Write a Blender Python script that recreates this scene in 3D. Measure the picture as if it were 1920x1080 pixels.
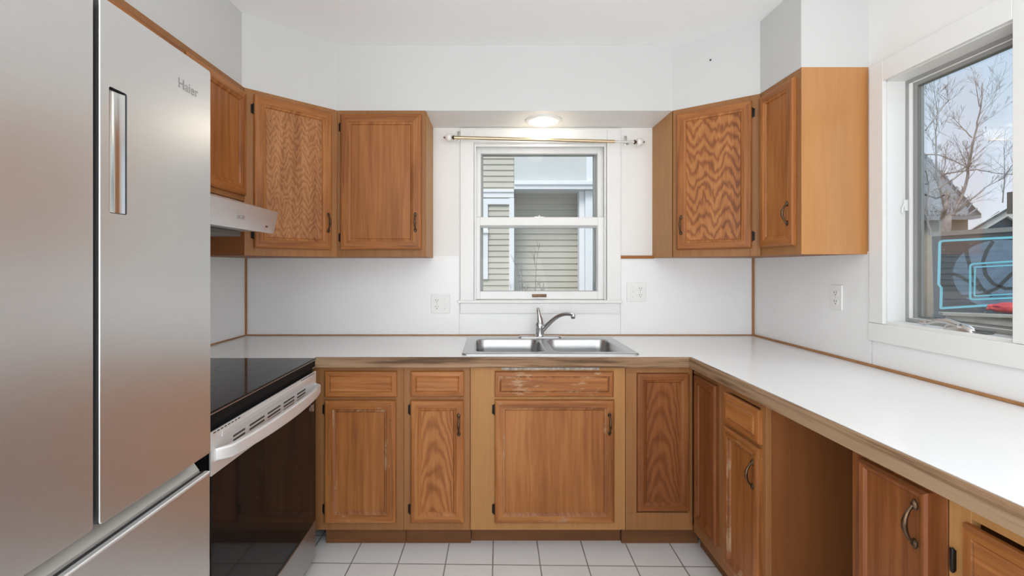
import bpy, bmesh, math, random
from mathutils import Vector, Matrix
random.seed(7)
PI = math.pi
for o in list(bpy.data.objects):
    bpy.data.objects.remove(o)
SC = bpy.context.scene
C = SC.collection

# ------------------------------------------------------------------ camera
cam_d = bpy.data.cameras.new('camera')
cam_d.sensor_width = 36.0
cam_d.sensor_fit = 'HORIZONTAL'
cam_d.lens = 869 / 1920 * 36
cam_d.shift_x = (960 - 922) / 1920
cam_d.shift_y = (501 - 540) / 1920
cam_d.clip_start = 0.02
cam = bpy.data.objects.new('camera', cam_d)
C.objects.link(cam)
cam.location = (0, 0, 1.329)
cam.rotation_euler = (PI / 2, 0, 0)
SC.camera = cam

# ------------------------------------------------------------------ view, sky, light
SC.view_settings.view_transform = 'Standard'
SC.view_settings.look = 'None'
SC.view_settings.exposure = -0.12
SC.view_settings.gamma = 1.0
SC.view_settings.use_curve_mapping = False

world = bpy.data.worlds.new('sky')
SC.world = world
world.use_nodes = True
wn = world.node_tree
wn.nodes.clear()
w_out = wn.nodes.new('ShaderNodeOutputWorld')
w_bg = wn.nodes.new('ShaderNodeBackground')
w_tc = wn.nodes.new('ShaderNodeTexCoord')
w_sx = wn.nodes.new('ShaderNodeSeparateXYZ')
w_rp = wn.nodes.new('ShaderNodeValToRGB')
w_nz = wn.nodes.new('ShaderNodeTexNoise')
w_mx = wn.nodes.new('ShaderNodeMix')
w_mx.data_type = 'RGBA'
wn.links.new(w_tc.outputs['Generated'], w_sx.inputs[0])
wn.links.new(w_sx.outputs['Z'], w_rp.inputs[0])
w_rp.color_ramp.elements[0].position = 0.0
w_rp.color_ramp.elements[0].color = (0.80, 0.83, 0.90, 1)
w_rp.color_ramp.elements[1].position = 0.45
w_rp.color_ramp.elements[1].color = (0.46, 0.70, 0.92, 1)
e = w_rp.color_ramp.elements.new(0.15)
e.color = (0.72, 0.80, 0.93, 1)
w_nz.inputs['Scale'].default_value = 2.5
w_nz.inputs['Detail'].default_value = 4
wn.links.new(w_tc.outputs['Generated'], w_nz.inputs['Vector'])
w_cr = wn.nodes.new('ShaderNodeMapRange')
w_cr.inputs[1].default_value = 0.48
w_cr.inputs[2].default_value = 0.72
w_cr.inputs[4].default_value = 0.6
wn.links.new(w_nz.outputs['Fac'], w_cr.inputs[0])
wn.links.new(w_cr.outputs[0], w_mx.inputs['Factor'])
wn.links.new(w_rp.outputs[0], w_mx.inputs[6])
w_mx.inputs[7].default_value = (0.84, 0.88, 0.93, 1)
wn.links.new(w_mx.outputs[2], w_bg.inputs['Color'])
w_bg.inputs['Strength'].default_value = 1.15
wn.links.new(w_bg.outputs[0], w_out.inputs['Surface'])


def area(name, loc, rot, sx, sy, watts, col):
    l = bpy.data.lights.new(name, 'AREA')
    l.shape = 'RECTANGLE'
    l.size = sx
    l.size_y = sy
    l.energy = watts
    l.color = col
    o = bpy.data.objects.new(name, l)
    C.objects.link(o)
    o.location = loc
    o.rotation_euler = rot
    return o


# daylight entering through the big openings of the room behind the camera; the casement and ceiling fills are added
area('daylight_rear', (0.05, -2.72, 1.20), (PI / 2 + 0.10, 0, 0), 3.0, 2.2, 34, (0.96, 0.98, 1.0))
area('ceiling_fill', (-0.25, -0.85, 1.20), (PI - 0.42, 0, 0), 2.0, 1.4, 50, (0.965, 0.985, 1.0))  # unseen area light added behind the camera to brighten the ceiling
area('casement_fill', (2.55, 1.45, 2.75), (0, math.radians(50), 0), 1.0, 1.0, 11, (0.94, 0.97, 1.0))  # area light added out of view outside the casement to boost its daylight
area('daylight_side', (1.60, -1.15, 1.60), (0, PI / 2, 0), 1.0, 1.3, 26, (0.97, 0.985, 1.0))
sun_d = bpy.data.lights.new('sun', 'SUN')
sun_d.energy = 2.6
sun_d.angle = math.radians(25)
sun_d.color = (1.0, 0.95, 0.87)
sun = bpy.data.objects.new('sun', sun_d)
C.objects.link(sun)
sun.rotation_euler = (math.radians(40), 0, math.radians(-25))

# ------------------------------------------------------------------ material helpers


def mat(name):
    m = bpy.data.materials.new(name)
    m.use_nodes = True
    nt = m.node_tree
    b = nt.nodes['Principled BSDF']
    return m, nt, b


def N(nt, typ, **kw):
    n = nt.nodes.new(typ)
    for k, v in kw.items():
        if k.startswith('i_'):
            n.inputs[k[2:]].default_value = v
        else:
            setattr(n, k, v)
    return n


def L(nt, a, b):
    nt.links.new(a, b)


def math_(nt, op, a, b=None, c=None):
    n = nt.nodes.new('ShaderNodeMath')
    n.operation = op
    for i, v in enumerate((a, b, c)):
        if v is None:
            continue
        if isinstance(v, (int, float)):
            n.inputs[i].default_value = v
        else:
            nt.links.new(v, n.inputs[i])
    return n.outputs[0]


def mix(nt, f, a, b):
    n = nt.nodes.new('ShaderNodeMix')
    n.data_type = 'RGBA'
    for s, v in ((n.inputs['Factor'], f), (n.inputs[6], a), (n.inputs[7], b)):
        if isinstance(v, (int, float)):
            s.default_value = v
        elif isinstance(v, tuple):
            s.default_value = v if len(v) == 4 else (*v, 1)
        else:
            nt.links.new(v, s)
    return n.outputs[2]


def ramp(nt, f, stops):
    n = nt.nodes.new('ShaderNodeValToRGB')
    cr = n.color_ramp
    cr.elements[0].position = stops[0][0]
    cr.elements[0].color = (*stops[0][1], 1)
    cr.elements[1].position = stops[-1][0]
    cr.elements[1].color = (*stops[-1][1], 1)
    for p, c in stops[1:-1]:
        e = cr.elements.new(p)
        e.color = (*c, 1)
    nt.links.new(f, n.inputs[0])
    return n.outputs[0]


def coords(nt, scale=(1, 1, 1), rnd=True, loc=(0, 0, 0)):
    tc = nt.nodes.new('ShaderNodeTexCoord')
    mp = nt.nodes.new('ShaderNodeMapping')
    mp.inputs['Scale'].default_value = scale
    mp.inputs['Location'].default_value = loc
    src = tc.outputs['Object']
    if rnd:
        oi = nt.nodes.new('ShaderNodeObjectInfo')
        va = nt.nodes.new('ShaderNodeVectorMath')
        va.operation = 'SCALE'
        cx = nt.nodes.new('ShaderNodeCombineXYZ')
        for i in range(3):
            nt.links.new(oi.outputs['Random'], cx.inputs[i])
        nt.links.new(cx.outputs[0], va.inputs[0])
        va.inputs['Scale'].default_value = 17.3
        ad = nt.nodes.new('ShaderNodeVectorMath')
        nt.links.new(src, ad.inputs[0])
        nt.links.new(va.outputs[0], ad.inputs[1])
        src = ad.outputs[0]
    nt.links.new(src, mp.inputs[0])
    return mp.outputs[0]


def noise(nt, vec, scale, detail=3, rough=0.55, dist=0.0):
    n = nt.nodes.new('ShaderNodeTexNoise')
    n.inputs['Scale'].default_value = scale
    n.inputs['Detail'].default_value = detail
    n.inputs['Roughness'].default_value = rough
    n.inputs['Distortion'].default_value = dist
    nt.links.new(vec, n.inputs['Vector'])
    return n.outputs['Fac']


def bump(nt, b, h, strength, dist=0.002):
    n = nt.nodes.new('ShaderNodeBump')
    n.inputs['Strength'].default_value = strength
    n.inputs['Distance'].default_value = dist
    nt.links.new(h, n.inputs['Height'])
    nt.links.new(n.outputs[0], b.inputs['Normal'])


def simple(name, col, rough=0.5, metal=0.0, var=0.0, vscale=6, bmp=0.0, bscale=80, spec=0.5, coat=0.0):
    m, nt, b = mat(name)
    b.inputs['Roughness'].default_value = rough
    b.inputs['Metallic'].default_value = metal
    b.inputs['Specular IOR Level'].default_value = spec
    b.inputs['Coat Weight'].default_value = coat
    v = coords(nt, rnd=False)
    n = noise(nt, v, vscale, 4)
    dark = tuple(c * (1 - var) for c in col)
    lite = tuple(min(1, c * (1 + var)) for c in col)
    L(nt, ramp(nt, n, [(0.3, dark), (0.7, lite)]), b.inputs['Base Color'])
    if bmp:
        bump(nt, b, noise(nt, v, bscale, 3), bmp, 0.001)
    return m


def wood(name, base, dark, light, direction='v', fig='straight', rough=0.42, wear=0.0, contrast=1.0):
    """oak: fine stretched pores + broader bands; 'cathedral' nests arches, 'burl' ripples"""
    m, nt, b = mat(name)
    tc = nt.nodes.new('ShaderNodeTexCoord')
    oi = nt.nodes.new('ShaderNodeObjectInfo')
    sx = nt.nodes.new('ShaderNodeSeparateXYZ')
    nt.links.new(tc.outputs['Object'], sx.inputs[0])
    r = math_(nt, 'MULTIPLY', oi.outputs['Random'], 13.7)
    X, Y, Z = sx.outputs
    if direction == 'v':
        across, along = math_(nt, 'ADD', X, math_(nt, 'MULTIPLY', Y, 0.8)), Z
    else:
        across, along = math_(nt, 'ADD', Z, math_(nt, 'MULTIPLY', Y, 0.8)), X
    across_r = math_(nt, 'ADD', across, r)

    def vec(sa, sl):
        c = nt.nodes.new('ShaderNodeCombineXYZ')
        nt.links.new(math_(nt, 'MULTIPLY', across_r, sa), c.inputs[0])
        nt.links.new(math_(nt, 'MULTIPLY', along, sl), c.inputs[1])
        nt.links.new(r, c.inputs[2])
        return c.outputs[0]
    pores = noise(nt, vec(260, 7), 1.0, 3, 0.6)
    streak = noise(nt, vec(26, 1.1), 1.0, 4, 0.6, 0.4)
    blot = noise(nt, vec(4, 1.6), 1.0, 3, 0.5)
    if fig == 'straight':
        w = math_(nt, 'SINE', math_(nt, 'ADD', math_(nt, 'MULTIPLY', across_r, 90.0),
                                    math_(nt, 'MULTIPLY', noise(nt, vec(14, 0.8), 1.0, 4, 0.6), 30.0)))
        amt = 0.22
    elif fig == 'cathedral':
        # nested arches around a centre line that leans with a slow noise
        cx = math_(nt, 'SUBTRACT', math_(nt, 'FRACT', r), 0.5)
        u = math_(nt, 'ADD', math_(nt, 'SUBTRACT', X, CW), math_(nt, 'MULTIPLY', cx, 0.05))
        u = math_(nt, 'ADD', u, math_(nt, 'MULTIPLY', math_(nt, 'SUBTRACT', noise(nt, vec(2, 3), 1.0, 2), 0.5), 0.06))
        q = math_(nt, 'MULTIPLY', math_(nt, 'MULTIPLY', u, u), 2400.0)
        w = math_(nt, 'SINE', math_(nt, 'ADD', math_(nt, 'ADD', q, math_(nt, 'MULTIPLY', Z, 62.0)),
                                    math_(nt, 'MULTIPLY', noise(nt, vec(22, 9), 1.0, 4), 9.0)))
        amt = 0.42
    elif fig == 'chevron':
        # two leaves of rotary-cut veneer side by side with bold zigzag bands
        pp = math_(nt, 'PINGPONG', math_(nt, 'ADD', X, math_(nt, 'MULTIPLY', noise(nt, vec(3, 4), 1.0, 1), 0.03)), 0.052)
        w = math_(nt, 'SINE', math_(nt, 'ADD', math_(nt, 'ADD', math_(nt, 'MULTIPLY', pp, -140.0),
                                                     math_(nt, 'MULTIPLY', Z, 96.0)),
                                    math_(nt, 'MULTIPLY', noise(nt, vec(26, 7), 1.0, 4, 0.55), 16.0)))
        amt = 0.52
    else:
        pp = math_(nt, 'PINGPONG', math_(nt, 'ADD', X, math_(nt, 'MULTIPLY', noise(nt, vec(6, 5), 1.0, 2), 0.05)), 0.032)
        w = math_(nt, 'SINE', math_(nt, 'ADD', math_(nt, 'ADD', math_(nt, 'MULTIPLY', pp, 300.0),
                                                     math_(nt, 'MULTIPLY', Z, 150.0)),
                                    math_(nt, 'MULTIPLY', noise(nt, vec(40, 14), 1.0, 4, 0.6), 20.0)))
        amt = 0.38
    w01 = math_(nt, 'MULTIPLY_ADD', w, 0.5, 0.5)
    w01 = math_(nt, 'POWER', w01, 1.8)
    f = math_(nt, 'ADD', math_(nt, 'MULTIPLY', w01, amt * 0.5),
              math_(nt, 'ADD', math_(nt, 'MULTIPLY', streak, 0.54), math_(nt, 'MULTIPLY', pores, 0.24)))
    f = math_(nt, 'ADD', f, math_(nt, 'MULTIPLY', math_(nt, 'SUBTRACT', blot, 0.5), 0.35))
    k = 0.17 / contrast
    mid = 0.40 + amt * 0.16
    k *= 1.2
    col = ramp(nt, f, [(mid - k, light), (mid, base), (mid + k * 1.1, dark)])
    hs = nt.nodes.new('ShaderNodeHueSaturation')
    nt.links.new(col, hs.inputs['Color'])
    nt.links.new(math_(nt, 'MULTIPLY_ADD', oi.outputs['Random'], 0.16, 0.93), hs.inputs['Value'])
    col = hs.outputs[0]
    if wear:
        wv = noise(nt, vec(40, 14), 1.0, 5, 0.7)
        wz = noise(nt, vec(3, 5), 1.0, 2, 0.5)
        wf = math_(nt, 'MULTIPLY', math_(nt, 'SUBTRACT', math_(nt, 'ADD', wv, math_(nt, 'MULTIPLY', wz, 0.6)), 1.13 - wear * 0.27), 9.0)
        n = nt.nodes.new('ShaderNodeClamp')
        nt.links.new(wf, n.inputs[0])
        col = mix(nt, math_(nt, 'MULTIPLY', n.outputs[0], 0.7), col, (0.46, 0.30, 0.18))
    L(nt, col, b.inputs['Base Color'])
    b.inputs['Roughness'].default_value = rough
    L(nt, math_(nt, 'MULTIPLY_ADD', pores, 0.2, rough - 0.08), b.inputs['Roughness'])
    bump(nt, b, pores, 0.12, 0.0006)
    b.inputs['Specular IOR Level'].default_value = 0.35
    return m


CW = 0.13
OAK = ((0.345, 0.122, 0.030), (0.165, 0.048, 0.010), (0.50, 0.21, 0.065))
DEEP = ((0.20, 0.062, 0.016), (0.105, 0.028, 0.006), (0.30, 0.110, 0.032))  # darker oak of the corner doors; on c6 partly painted shade
M = {}
M['oak_v'] = wood('oak_stile', *OAK, 'v', 'straight')
M['oak_h'] = wood('oak_rail', *OAK, 'h', 'straight')
M['oak_panel'] = wood('oak_panel', *OAK, 'v', 'cathedral', contrast=0.8)
M['oak_plain'] = wood('oak_plain_panel', *OAK, 'v', 'straight', contrast=0.7)
M['oak_chevron'] = wood('oak_chevron_veneer', *OAK, 'v', 'chevron', contrast=0.9)
M['oak_burl'] = wood('oak_rippled_veneer', (0.36, 0.145, 0.050), (0.21, 0.07, 0.02), (0.50, 0.235, 0.09), 'v', 'burl')
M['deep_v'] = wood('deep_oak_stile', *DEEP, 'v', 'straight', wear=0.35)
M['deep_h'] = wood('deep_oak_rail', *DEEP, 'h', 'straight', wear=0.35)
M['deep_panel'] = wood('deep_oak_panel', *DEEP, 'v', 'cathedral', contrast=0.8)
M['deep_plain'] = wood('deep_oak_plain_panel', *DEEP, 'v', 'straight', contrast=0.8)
M['worn_v'] = wood('worn_oak_stile', *OAK, 'v', 'straight', wear=0.55)
M['worn_h'] = wood('worn_oak_rail', *OAK, 'h', 'straight', wear=0.75)
M['worn_bead'] = wood('worn_oak_bead', (0.30, 0.11, 0.035), (0.16, 0.05, 0.015), (0.45, 0.2, 0.08), 'v', 'straight', wear=0.95)
FR = ((0.31, 0.135, 0.045), (0.22, 0.085, 0.026), (0.37, 0.17, 0.062))
M['frame_v'] = wood('birch_frame_upright', *FR, 'v', 'straight', 0.5, contrast=0.55)
M['frame_h'] = wood('birch_frame_rail', *FR, 'h', 'straight', 0.5, contrast=0.55)
YP = ((0.46, 0.225, 0.075), (0.36, 0.16, 0.05), (0.54, 0.28, 0.10))
M['pale_v'] = wood('honey_ply_upright', *YP, 'v', 'straight', 0.5, contrast=0.5)
M['pale_h'] = wood('honey_ply_rail', *YP, 'h', 'straight', 0.5, contrast=0.5)
M['side'] = wood('varnished_ply_side', (0.50, 0.225, 0.07), (0.42, 0.175, 0.05), (0.58, 0.29, 0.10), 'v', 'straight', 0.30, contrast=0.5)
M['ply'] = wood('cabinet_side_ply', (0.27, 0.095, 0.028), (0.20, 0.065, 0.018), (0.33, 0.125, 0.04), 'v', 'straight', 0.5, contrast=0.5)
M['side'].node_tree.nodes['Principled BSDF'].inputs['Coat Weight'].default_value = 0.8
M['side'].node_tree.nodes['Principled BSDF'].inputs['Coat Roughness'].default_value = 0.3
M['edge'] = wood('worn_counter_edge', (0.28, 0.165, 0.09), (0.11, 0.06, 0.03), (0.38, 0.25, 0.15), 'h', 'straight', 0.65, wear=0.5, contrast=1.7)
M['edge_y'] = None
M['strip'] = wood('oak_strip', (0.42, 0.20, 0.075), (0.30, 0.13, 0.045), (0.5, 0.27, 0.11), 'v', 'straight', 0.5, contrast=0.6)
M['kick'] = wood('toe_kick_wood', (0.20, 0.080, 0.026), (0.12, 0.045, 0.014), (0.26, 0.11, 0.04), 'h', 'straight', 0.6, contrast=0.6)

M['wall'] = simple('painted_plaster', (0.87, 0.865, 0.845), 0.6, var=0.015, vscale=1.5, bmp=0.08, bscale=60)
M['soffit'] = simple('soffit_dimmed', (0.63, 0.63, 0.62), 0.6, var=0.015, vscale=1.5, bmp=0.08, bscale=60)  # wall paint greyed to offset too much light on the soffit faces
M['ceil'] = simple('ceiling_paint', (0.94, 0.94, 0.935), 0.7, var=0.015, vscale=1.2, bmp=0.1, bscale=40)
M['trim'] = simple('white_gloss_trim', (0.84, 0.84, 0.825), 0.32, var=0.01)
M['splash'] = simple('backsplash_laminate', (0.90, 0.905, 0.905), 0.30, var=0.02, vscale=3)
M['laminate'] = simple('counter_laminate', (0.94, 0.945, 0.95), 0.22, var=0.015, vscale=3)
M['plastic'] = simple('white_plastic', (0.86, 0.86, 0.84), 0.35)
M['slot'] = simple('dark_slot', (0.06, 0.055, 0.05), 0.6)
M['black'] = simple('black_iron', (0.018, 0.014, 0.012), 0.45, 0.6)
M['bronze'] = simple('antique_brass', (0.12, 0.075, 0.045), 0.34, 0.9, var=0.5, vscale=60)
M['brass'] = simple('satin_brass_rod', (0.62, 0.47, 0.30), 0.3, 1.0, var=0.05)
M['porcelain'] = simple('white_porcelain', (0.85, 0.84, 0.80), 0.12)
M['chrome'] = simple('chrome', (0.56, 0.56, 0.57), 0.10, 1.0)
M['nickel'] = simple('brushed_nickel', (0.62, 0.61, 0.60), 0.28, 1.0)
M['alu'] = simple('grey_window_frame', (0.34, 0.345, 0.33), 0.45, 0.1, var=0.04)
M['alu_d'] = simple('dark_window_gasket', (0.16, 0.165, 0.155), 0.5, 0.0, var=0.04)
M['gray_track'] = simple('grey_sash_track', (0.42, 0.43, 0.43), 0.5)
M['dark_body'] = simple('dark_grey_body', (0.03, 0.03, 0.032), 0.5)
M['black_enamel'] = simple('black_enamel', (0.010, 0.010, 0.011), 0.5, spec=0.08)


def steel(name, col, rough, direction='h', amt=0.06, aniso=0.0, bscale=0.06):
    m, nt, b = mat(name)
    b.inputs['Metallic'].default_value = 1.0
    sc = (3, 3, 500) if direction == 'h' else (500, 500, 3)
    n = noise(nt, coords(nt, sc, rnd=False), 1.0, 2)
    d = tuple(c * (1 - amt) for c in col)
    l = tuple(min(1, c * (1 + amt)) for c in col)
    L(nt, ramp(nt, n, [(0.3, d), (0.7, l)]), b.inputs['Base Color'])
    n2 = noise(nt, coords(nt, (1, 1, 1), rnd=False), 2.2, 3)
    L(nt, math_(nt, 'MULTIPLY_ADD', n2, 0.05, rough - 0.025), b.inputs['Roughness'])
    bump(nt, b, n, bscale, 0.0002)
    return m


M['fridge'] = steel('fridge_steel', (0.69, 0.685, 0.675), 0.31, 'h', 0.015, bscale=0.0)
M['fridge'].node_tree.nodes['Principled BSDF'].inputs['Metallic'].default_value = 0.90
for l_ in list(M['fridge'].node_tree.links):
    if l_.to_socket.name in ('Normal', 'Roughness') and l_.to_node.type == 'BSDF_PRINCIPLED': M['fridge'].node_tree.links.remove(l_)
M['fridge'].node_tree.nodes['Principled BSDF'].inputs['Roughness'].default_value = 0.29
M['fridge_trim'] = steel('fridge_handle_recess', (0.62, 0.62, 0.60), 0.5, 'h', 0.02)
M['stove_steel'] = steel('range_steel', (0.86, 0.86, 0.86), 0.42, 'h', 0.03)
M['stove_steel'].node_tree.nodes['Principled BSDF'].inputs['Metallic'].default_value = 0.6
M['hood_steel'] = steel('hood_steel', (0.74, 0.74, 0.75), 0.36, 'h', 0.03)
M['hood_steel'].node_tree.nodes['Principled BSDF'].inputs['Metallic'].default_value = 0.85
M['sink_steel'] = steel('sink_steel', (0.50, 0.50, 0.50), 0.30, 'h', 0.02)
M['mirror'] = simple('polished_pocket', (0.74, 0.75, 0.74), 0.16, 1.0)


def glossy_black(name, rough, tint=(0.010, 0.009, 0.009)):
    m, nt, b = mat(name)
    v = coords(nt, rnd=False)
    sp = noise(nt, v, 90, 2)
    f = math_(nt, 'GREATER_THAN', sp, 0.77)
    L(nt, mix(nt, f, (*tint, 1), (0.09, 0.085, 0.08, 1)), b.inputs['Base Color'])
    b.inputs['Roughness'].default_value = rough
    b.inputs['IOR'].default_value = 1.27
    return m


M['cooktop'] = glossy_black('ceramic_cooktop_glass', 0.07)
M['oven_glass'] = glossy_black('oven_door_glass', 0.06)


def glass(name, tint=(1, 1, 1), refl=1.0):
    m = bpy.data.materials.new(name)
    m.use_nodes = True
    nt = m.node_tree
    nt.nodes.clear()
    o = nt.nodes.new('ShaderNodeOutputMaterial')
    t = nt.nodes.new('ShaderNodeBsdfTransparent')
    t.inputs[0].default_value = (*tint, 1)
    g = nt.nodes.new('ShaderNodeBsdfGlossy')
    g.inputs['Roughness'].default_value = 0.02
    fr = nt.nodes.new('ShaderNodeFresnel')
    fr.inputs[0].default_value = 1.45
    mx = nt.nodes.new('ShaderNodeMixShader')
    nt.links.new(math_(nt, 'MULTIPLY', fr.outputs[0], refl), mx.inputs[0])
    nt.links.new(t.outputs[0], mx.inputs[1])
    nt.links.new(g.outputs[0], mx.inputs[2])
    nt.links.new(mx.outputs[0], o.inputs['Surface'])
    return m


M['glass'] = glass('window_glass', (0.98, 0.985, 0.985), 0.22)

m, nt, b = mat('lamp_glow')
b.inputs['Base Color'].default_value = (1, 0.97, 0.9, 1)
b.inputs['Emission Color'].default_value = (1, 0.93, 0.80, 1)
b.inputs['Emission Strength'].default_value = 18.0
M['bulb'] = m

# floor tiles
m, nt, b = mat('ceramic_floor_tile')
tc = nt.nodes.new('ShaderNodeTexCoord')
mp = nt.nodes.new('ShaderNodeMapping')
mp.inputs['Rotation'].default_value = (0, 0, math.radians(0.9))
mp.inputs['Location'].default_value = (0.028 + 0.212 * 20, 0.212 * 20 - 2.07, 0)
L(nt, tc.outputs['Object'], mp.inputs[0])
br = nt.nodes.new('ShaderNodeTexBrick')
br.offset = 0.0
br.inputs['Scale'].default_value = 1.0
br.inputs['Brick Width'].default_value = 0.212
br.inputs['Row Height'].default_value = 0.212
br.inputs['Mortar Size'].default_value = 0.0030
br.inputs['Mortar Smooth'].default_value = 0.15
br.inputs['Color1'].default_value = (0.93, 0.93, 0.93, 1)
br.inputs['Color2'].default_value = (0.90, 0.90, 0.90, 1)
br.inputs['Mortar'].default_value = (0.09, 0.075, 0.06, 1)
L(nt, mp.outputs[0], br.inputs['Vector'])
nz = noise(nt, mp.outputs[0], 9, 5, 0.6)
L(nt, mix(nt, math_(nt, 'MULTIPLY', nz, 0.55), br.outputs['Color'], (0.80, 0.80, 0.79, 1)), b.inputs['Base Color'])
L(nt, math_(nt, 'MULTIPLY_ADD', br.outputs['Fac'], 0.5, 0.30), b.inputs['Roughness'])
bump(nt, b, math_(nt, 'SUBTRACT', 1.0, br.outputs['Fac']), 0.5, 0.002)
M['tile'] = m


# horizontal lap siding
def siding(name, col, pitch):
    m, nt, b = mat(name)
    tc = nt.nodes.new('ShaderNodeTexCoord')
    sx = nt.nodes.new('ShaderNodeSeparateXYZ')
    L(nt, tc.outputs['Object'], sx.inputs[0])
    f = math_(nt, 'FRACT', math_(nt, 'DIVIDE', math_(nt, 'ADD', sx.outputs[2], 20.0), pitch))
    n = noise(nt, coords(nt, (2, 2, 30), rnd=False), 1.0, 3)
    c = mix(nt, n, tuple(x * 0.92 for x in col), tuple(min(1, x * 1.06) for x in col))
    L(nt, c, b.inputs['Base Color'])
    b.inputs['Roughness'].default_value = 0.7
    return m


M['siding'] = siding('beige_siding', (0.56, 0.53, 0.46), 0.06)
M['ext_white'] = simple('exterior_white_paint', (0.84, 0.85, 0.88), 0.5, var=0.02)
M['ext_gray'] = simple('pale_grey_board', (0.62, 0.63, 0.62), 0.6, var=0.02)
M['bark'] = simple('winter_bark', (0.27, 0.245, 0.235), 0.9, var=0.35, vscale=14)
M['ground'] = simple('winter_lawn', (0.16, 0.15, 0.09), 0.95, var=0.4, vscale=3)
M['shed'] = simple('slate_blue_siding', (0.085, 0.125, 0.165), 0.7, var=0.15, vscale=4)
M['fascia'] = simple('white_fascia', (0.66, 0.65, 0.63), 0.6, var=0.05)
M['roof_dark'] = simple('dark_shingles', (0.10, 0.095, 0.095), 0.8, var=0.3, vscale=20)
M['metal_roof'] = simple('ribbed_metal_roof', (0.24, 0.255, 0.28), 0.6, 0.0, var=0.1, vscale=8)
M['tan_wall'] = simple('tan_stucco', (0.46, 0.38, 0.29), 0.8, var=0.1, vscale=5)
M['cyan'] = simple('cyan_line_paint', (0.16, 0.55, 0.68), 0.5)
M['red'] = simple('red_cloth', (0.62, 0.06, 0.07), 0.7, var=0.35, vscale=12)
M['fence'] = simple('weathered_fence_wood', (0.33, 0.31, 0.27), 0.85, var=0.25, vscale=9)
m, nt, b = mat('navy_backboard_graphic')
v = coords(nt, rnd=False)
n1 = noise(nt, v, 3.2, 5, 0.65)
sp = math_(nt, 'GREATER_THAN', noise(nt, v, 34, 3, 0.6), 0.68)
c0 = ramp(nt, n1, [(0.3, (0.020, 0.028, 0.040)), (0.7, (0.045, 0.062, 0.085))])
L(nt, mix(nt, sp, c0, (0.30, 0.31, 0.31, 1)), b.inputs['Base Color'])
b.inputs['Roughness'].default_value = 0.3
M['board'] = m
M['ballblue'] = simple('dusty_blue_ball_print', (0.115, 0.18, 0.26), 0.4, var=0.25, vscale=9)
M['ballline'] = simple('dark_ball_seam_print', (0.035, 0.045, 0.055), 0.4)

# ------------------------------------------------------------------ mesh helpers


def tag(o, label=None, cat=None, group=None, kind=None):
    if label: o['label'] = label
    if cat: o['category'] = cat
    if group: o['group'] = group
    if kind: o['kind'] = kind
    return o


def empty(name, loc=(0, 0, 0), rz=0.0, parent=None):
    o = bpy.data.objects.new(name, None)
    C.objects.link(o)
    o.empty_display_size = 0.1
    o.location = loc
    o.rotation_euler = (0, 0, rz)
    if parent: o.parent = parent
    return o


def obj(name, bm, mats, parent=None, loc=(0, 0, 0), rot=(0, 0, 0), smooth=False):
    me = bpy.data.meshes.new(name)
    bmesh.ops.recalc_face_normals(bm, faces=bm.faces[:])
    bm.to_mesh(me)
    bm.free()
    if not isinstance(mats, (list, tuple)): mats = [mats]
    for x in mats: me.materials.append(x)
    if smooth:
        for p in me.polygons: p.use_smooth = True
        if smooth != 'all':
            me.set_sharp_from_angle(angle=math.radians(38))
    o = bpy.data.objects.new(name, me)
    C.objects.link(o)
    o.location = loc
    o.rotation_euler = rot
    if parent: o.parent = parent
    return o


def box(bm, x0, x1, y0, y1, z0, z1, mi=0, bev=0.0, seg=2):
    r = bmesh.ops.create_cube(bm, size=1.0)
    vs = r['verts']
    for v in vs:
        v.co = Vector(((x0 + x1) / 2 + v.co.x * (x1 - x0), (y0 + y1) / 2 + v.co.y * (y1 - y0), (z0 + z1) / 2 + v.co.z * (z1 - z0)))
    fs = {f for v in vs for f in v.link_faces}
    if bev:
        es = list({e for v in vs for e in v.link_edges})
        rr = bmesh.ops.bevel(bm, geom=es, offset=bev, segments=seg, affect='EDGES', profile=0.5)
        fs = {f for f in fs if f.is_valid} | set(rr['faces'])
    for f in fs: f.material_index = mi
    return fs


def Bx(*a, **k):
    bm = bmesh.new()
    box(bm, *a, **k)
    return bm


def prism(bm, pts, z0, z1, mi=0, holes=()):
    """vertical prism of a plan polygon with optional holes"""
    loops = [pts] + list(holes)
    edges = []
    for lp in loops:
        vs = [bm.verts.new((p[0], p[1], z0)) for p in lp]
        for i in range(len(vs)): edges.append(bm.edges.new((vs[i], vs[(i + 1) % len(vs)])))
    r = bmesh.ops.triangle_fill(bm, edges=edges, use_beauty=True)
    fs = [g for g in r['geom'] if isinstance(g, bmesh.types.BMFace)]
    ex = bmesh.ops.extrude_face_region(bm, geom=fs)
    for g in ex['geom']:
        if isinstance(g, bmesh.types.BMVert): g.co.z = z1
    for f in bm.faces: f.material_index = f.material_index or mi


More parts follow.
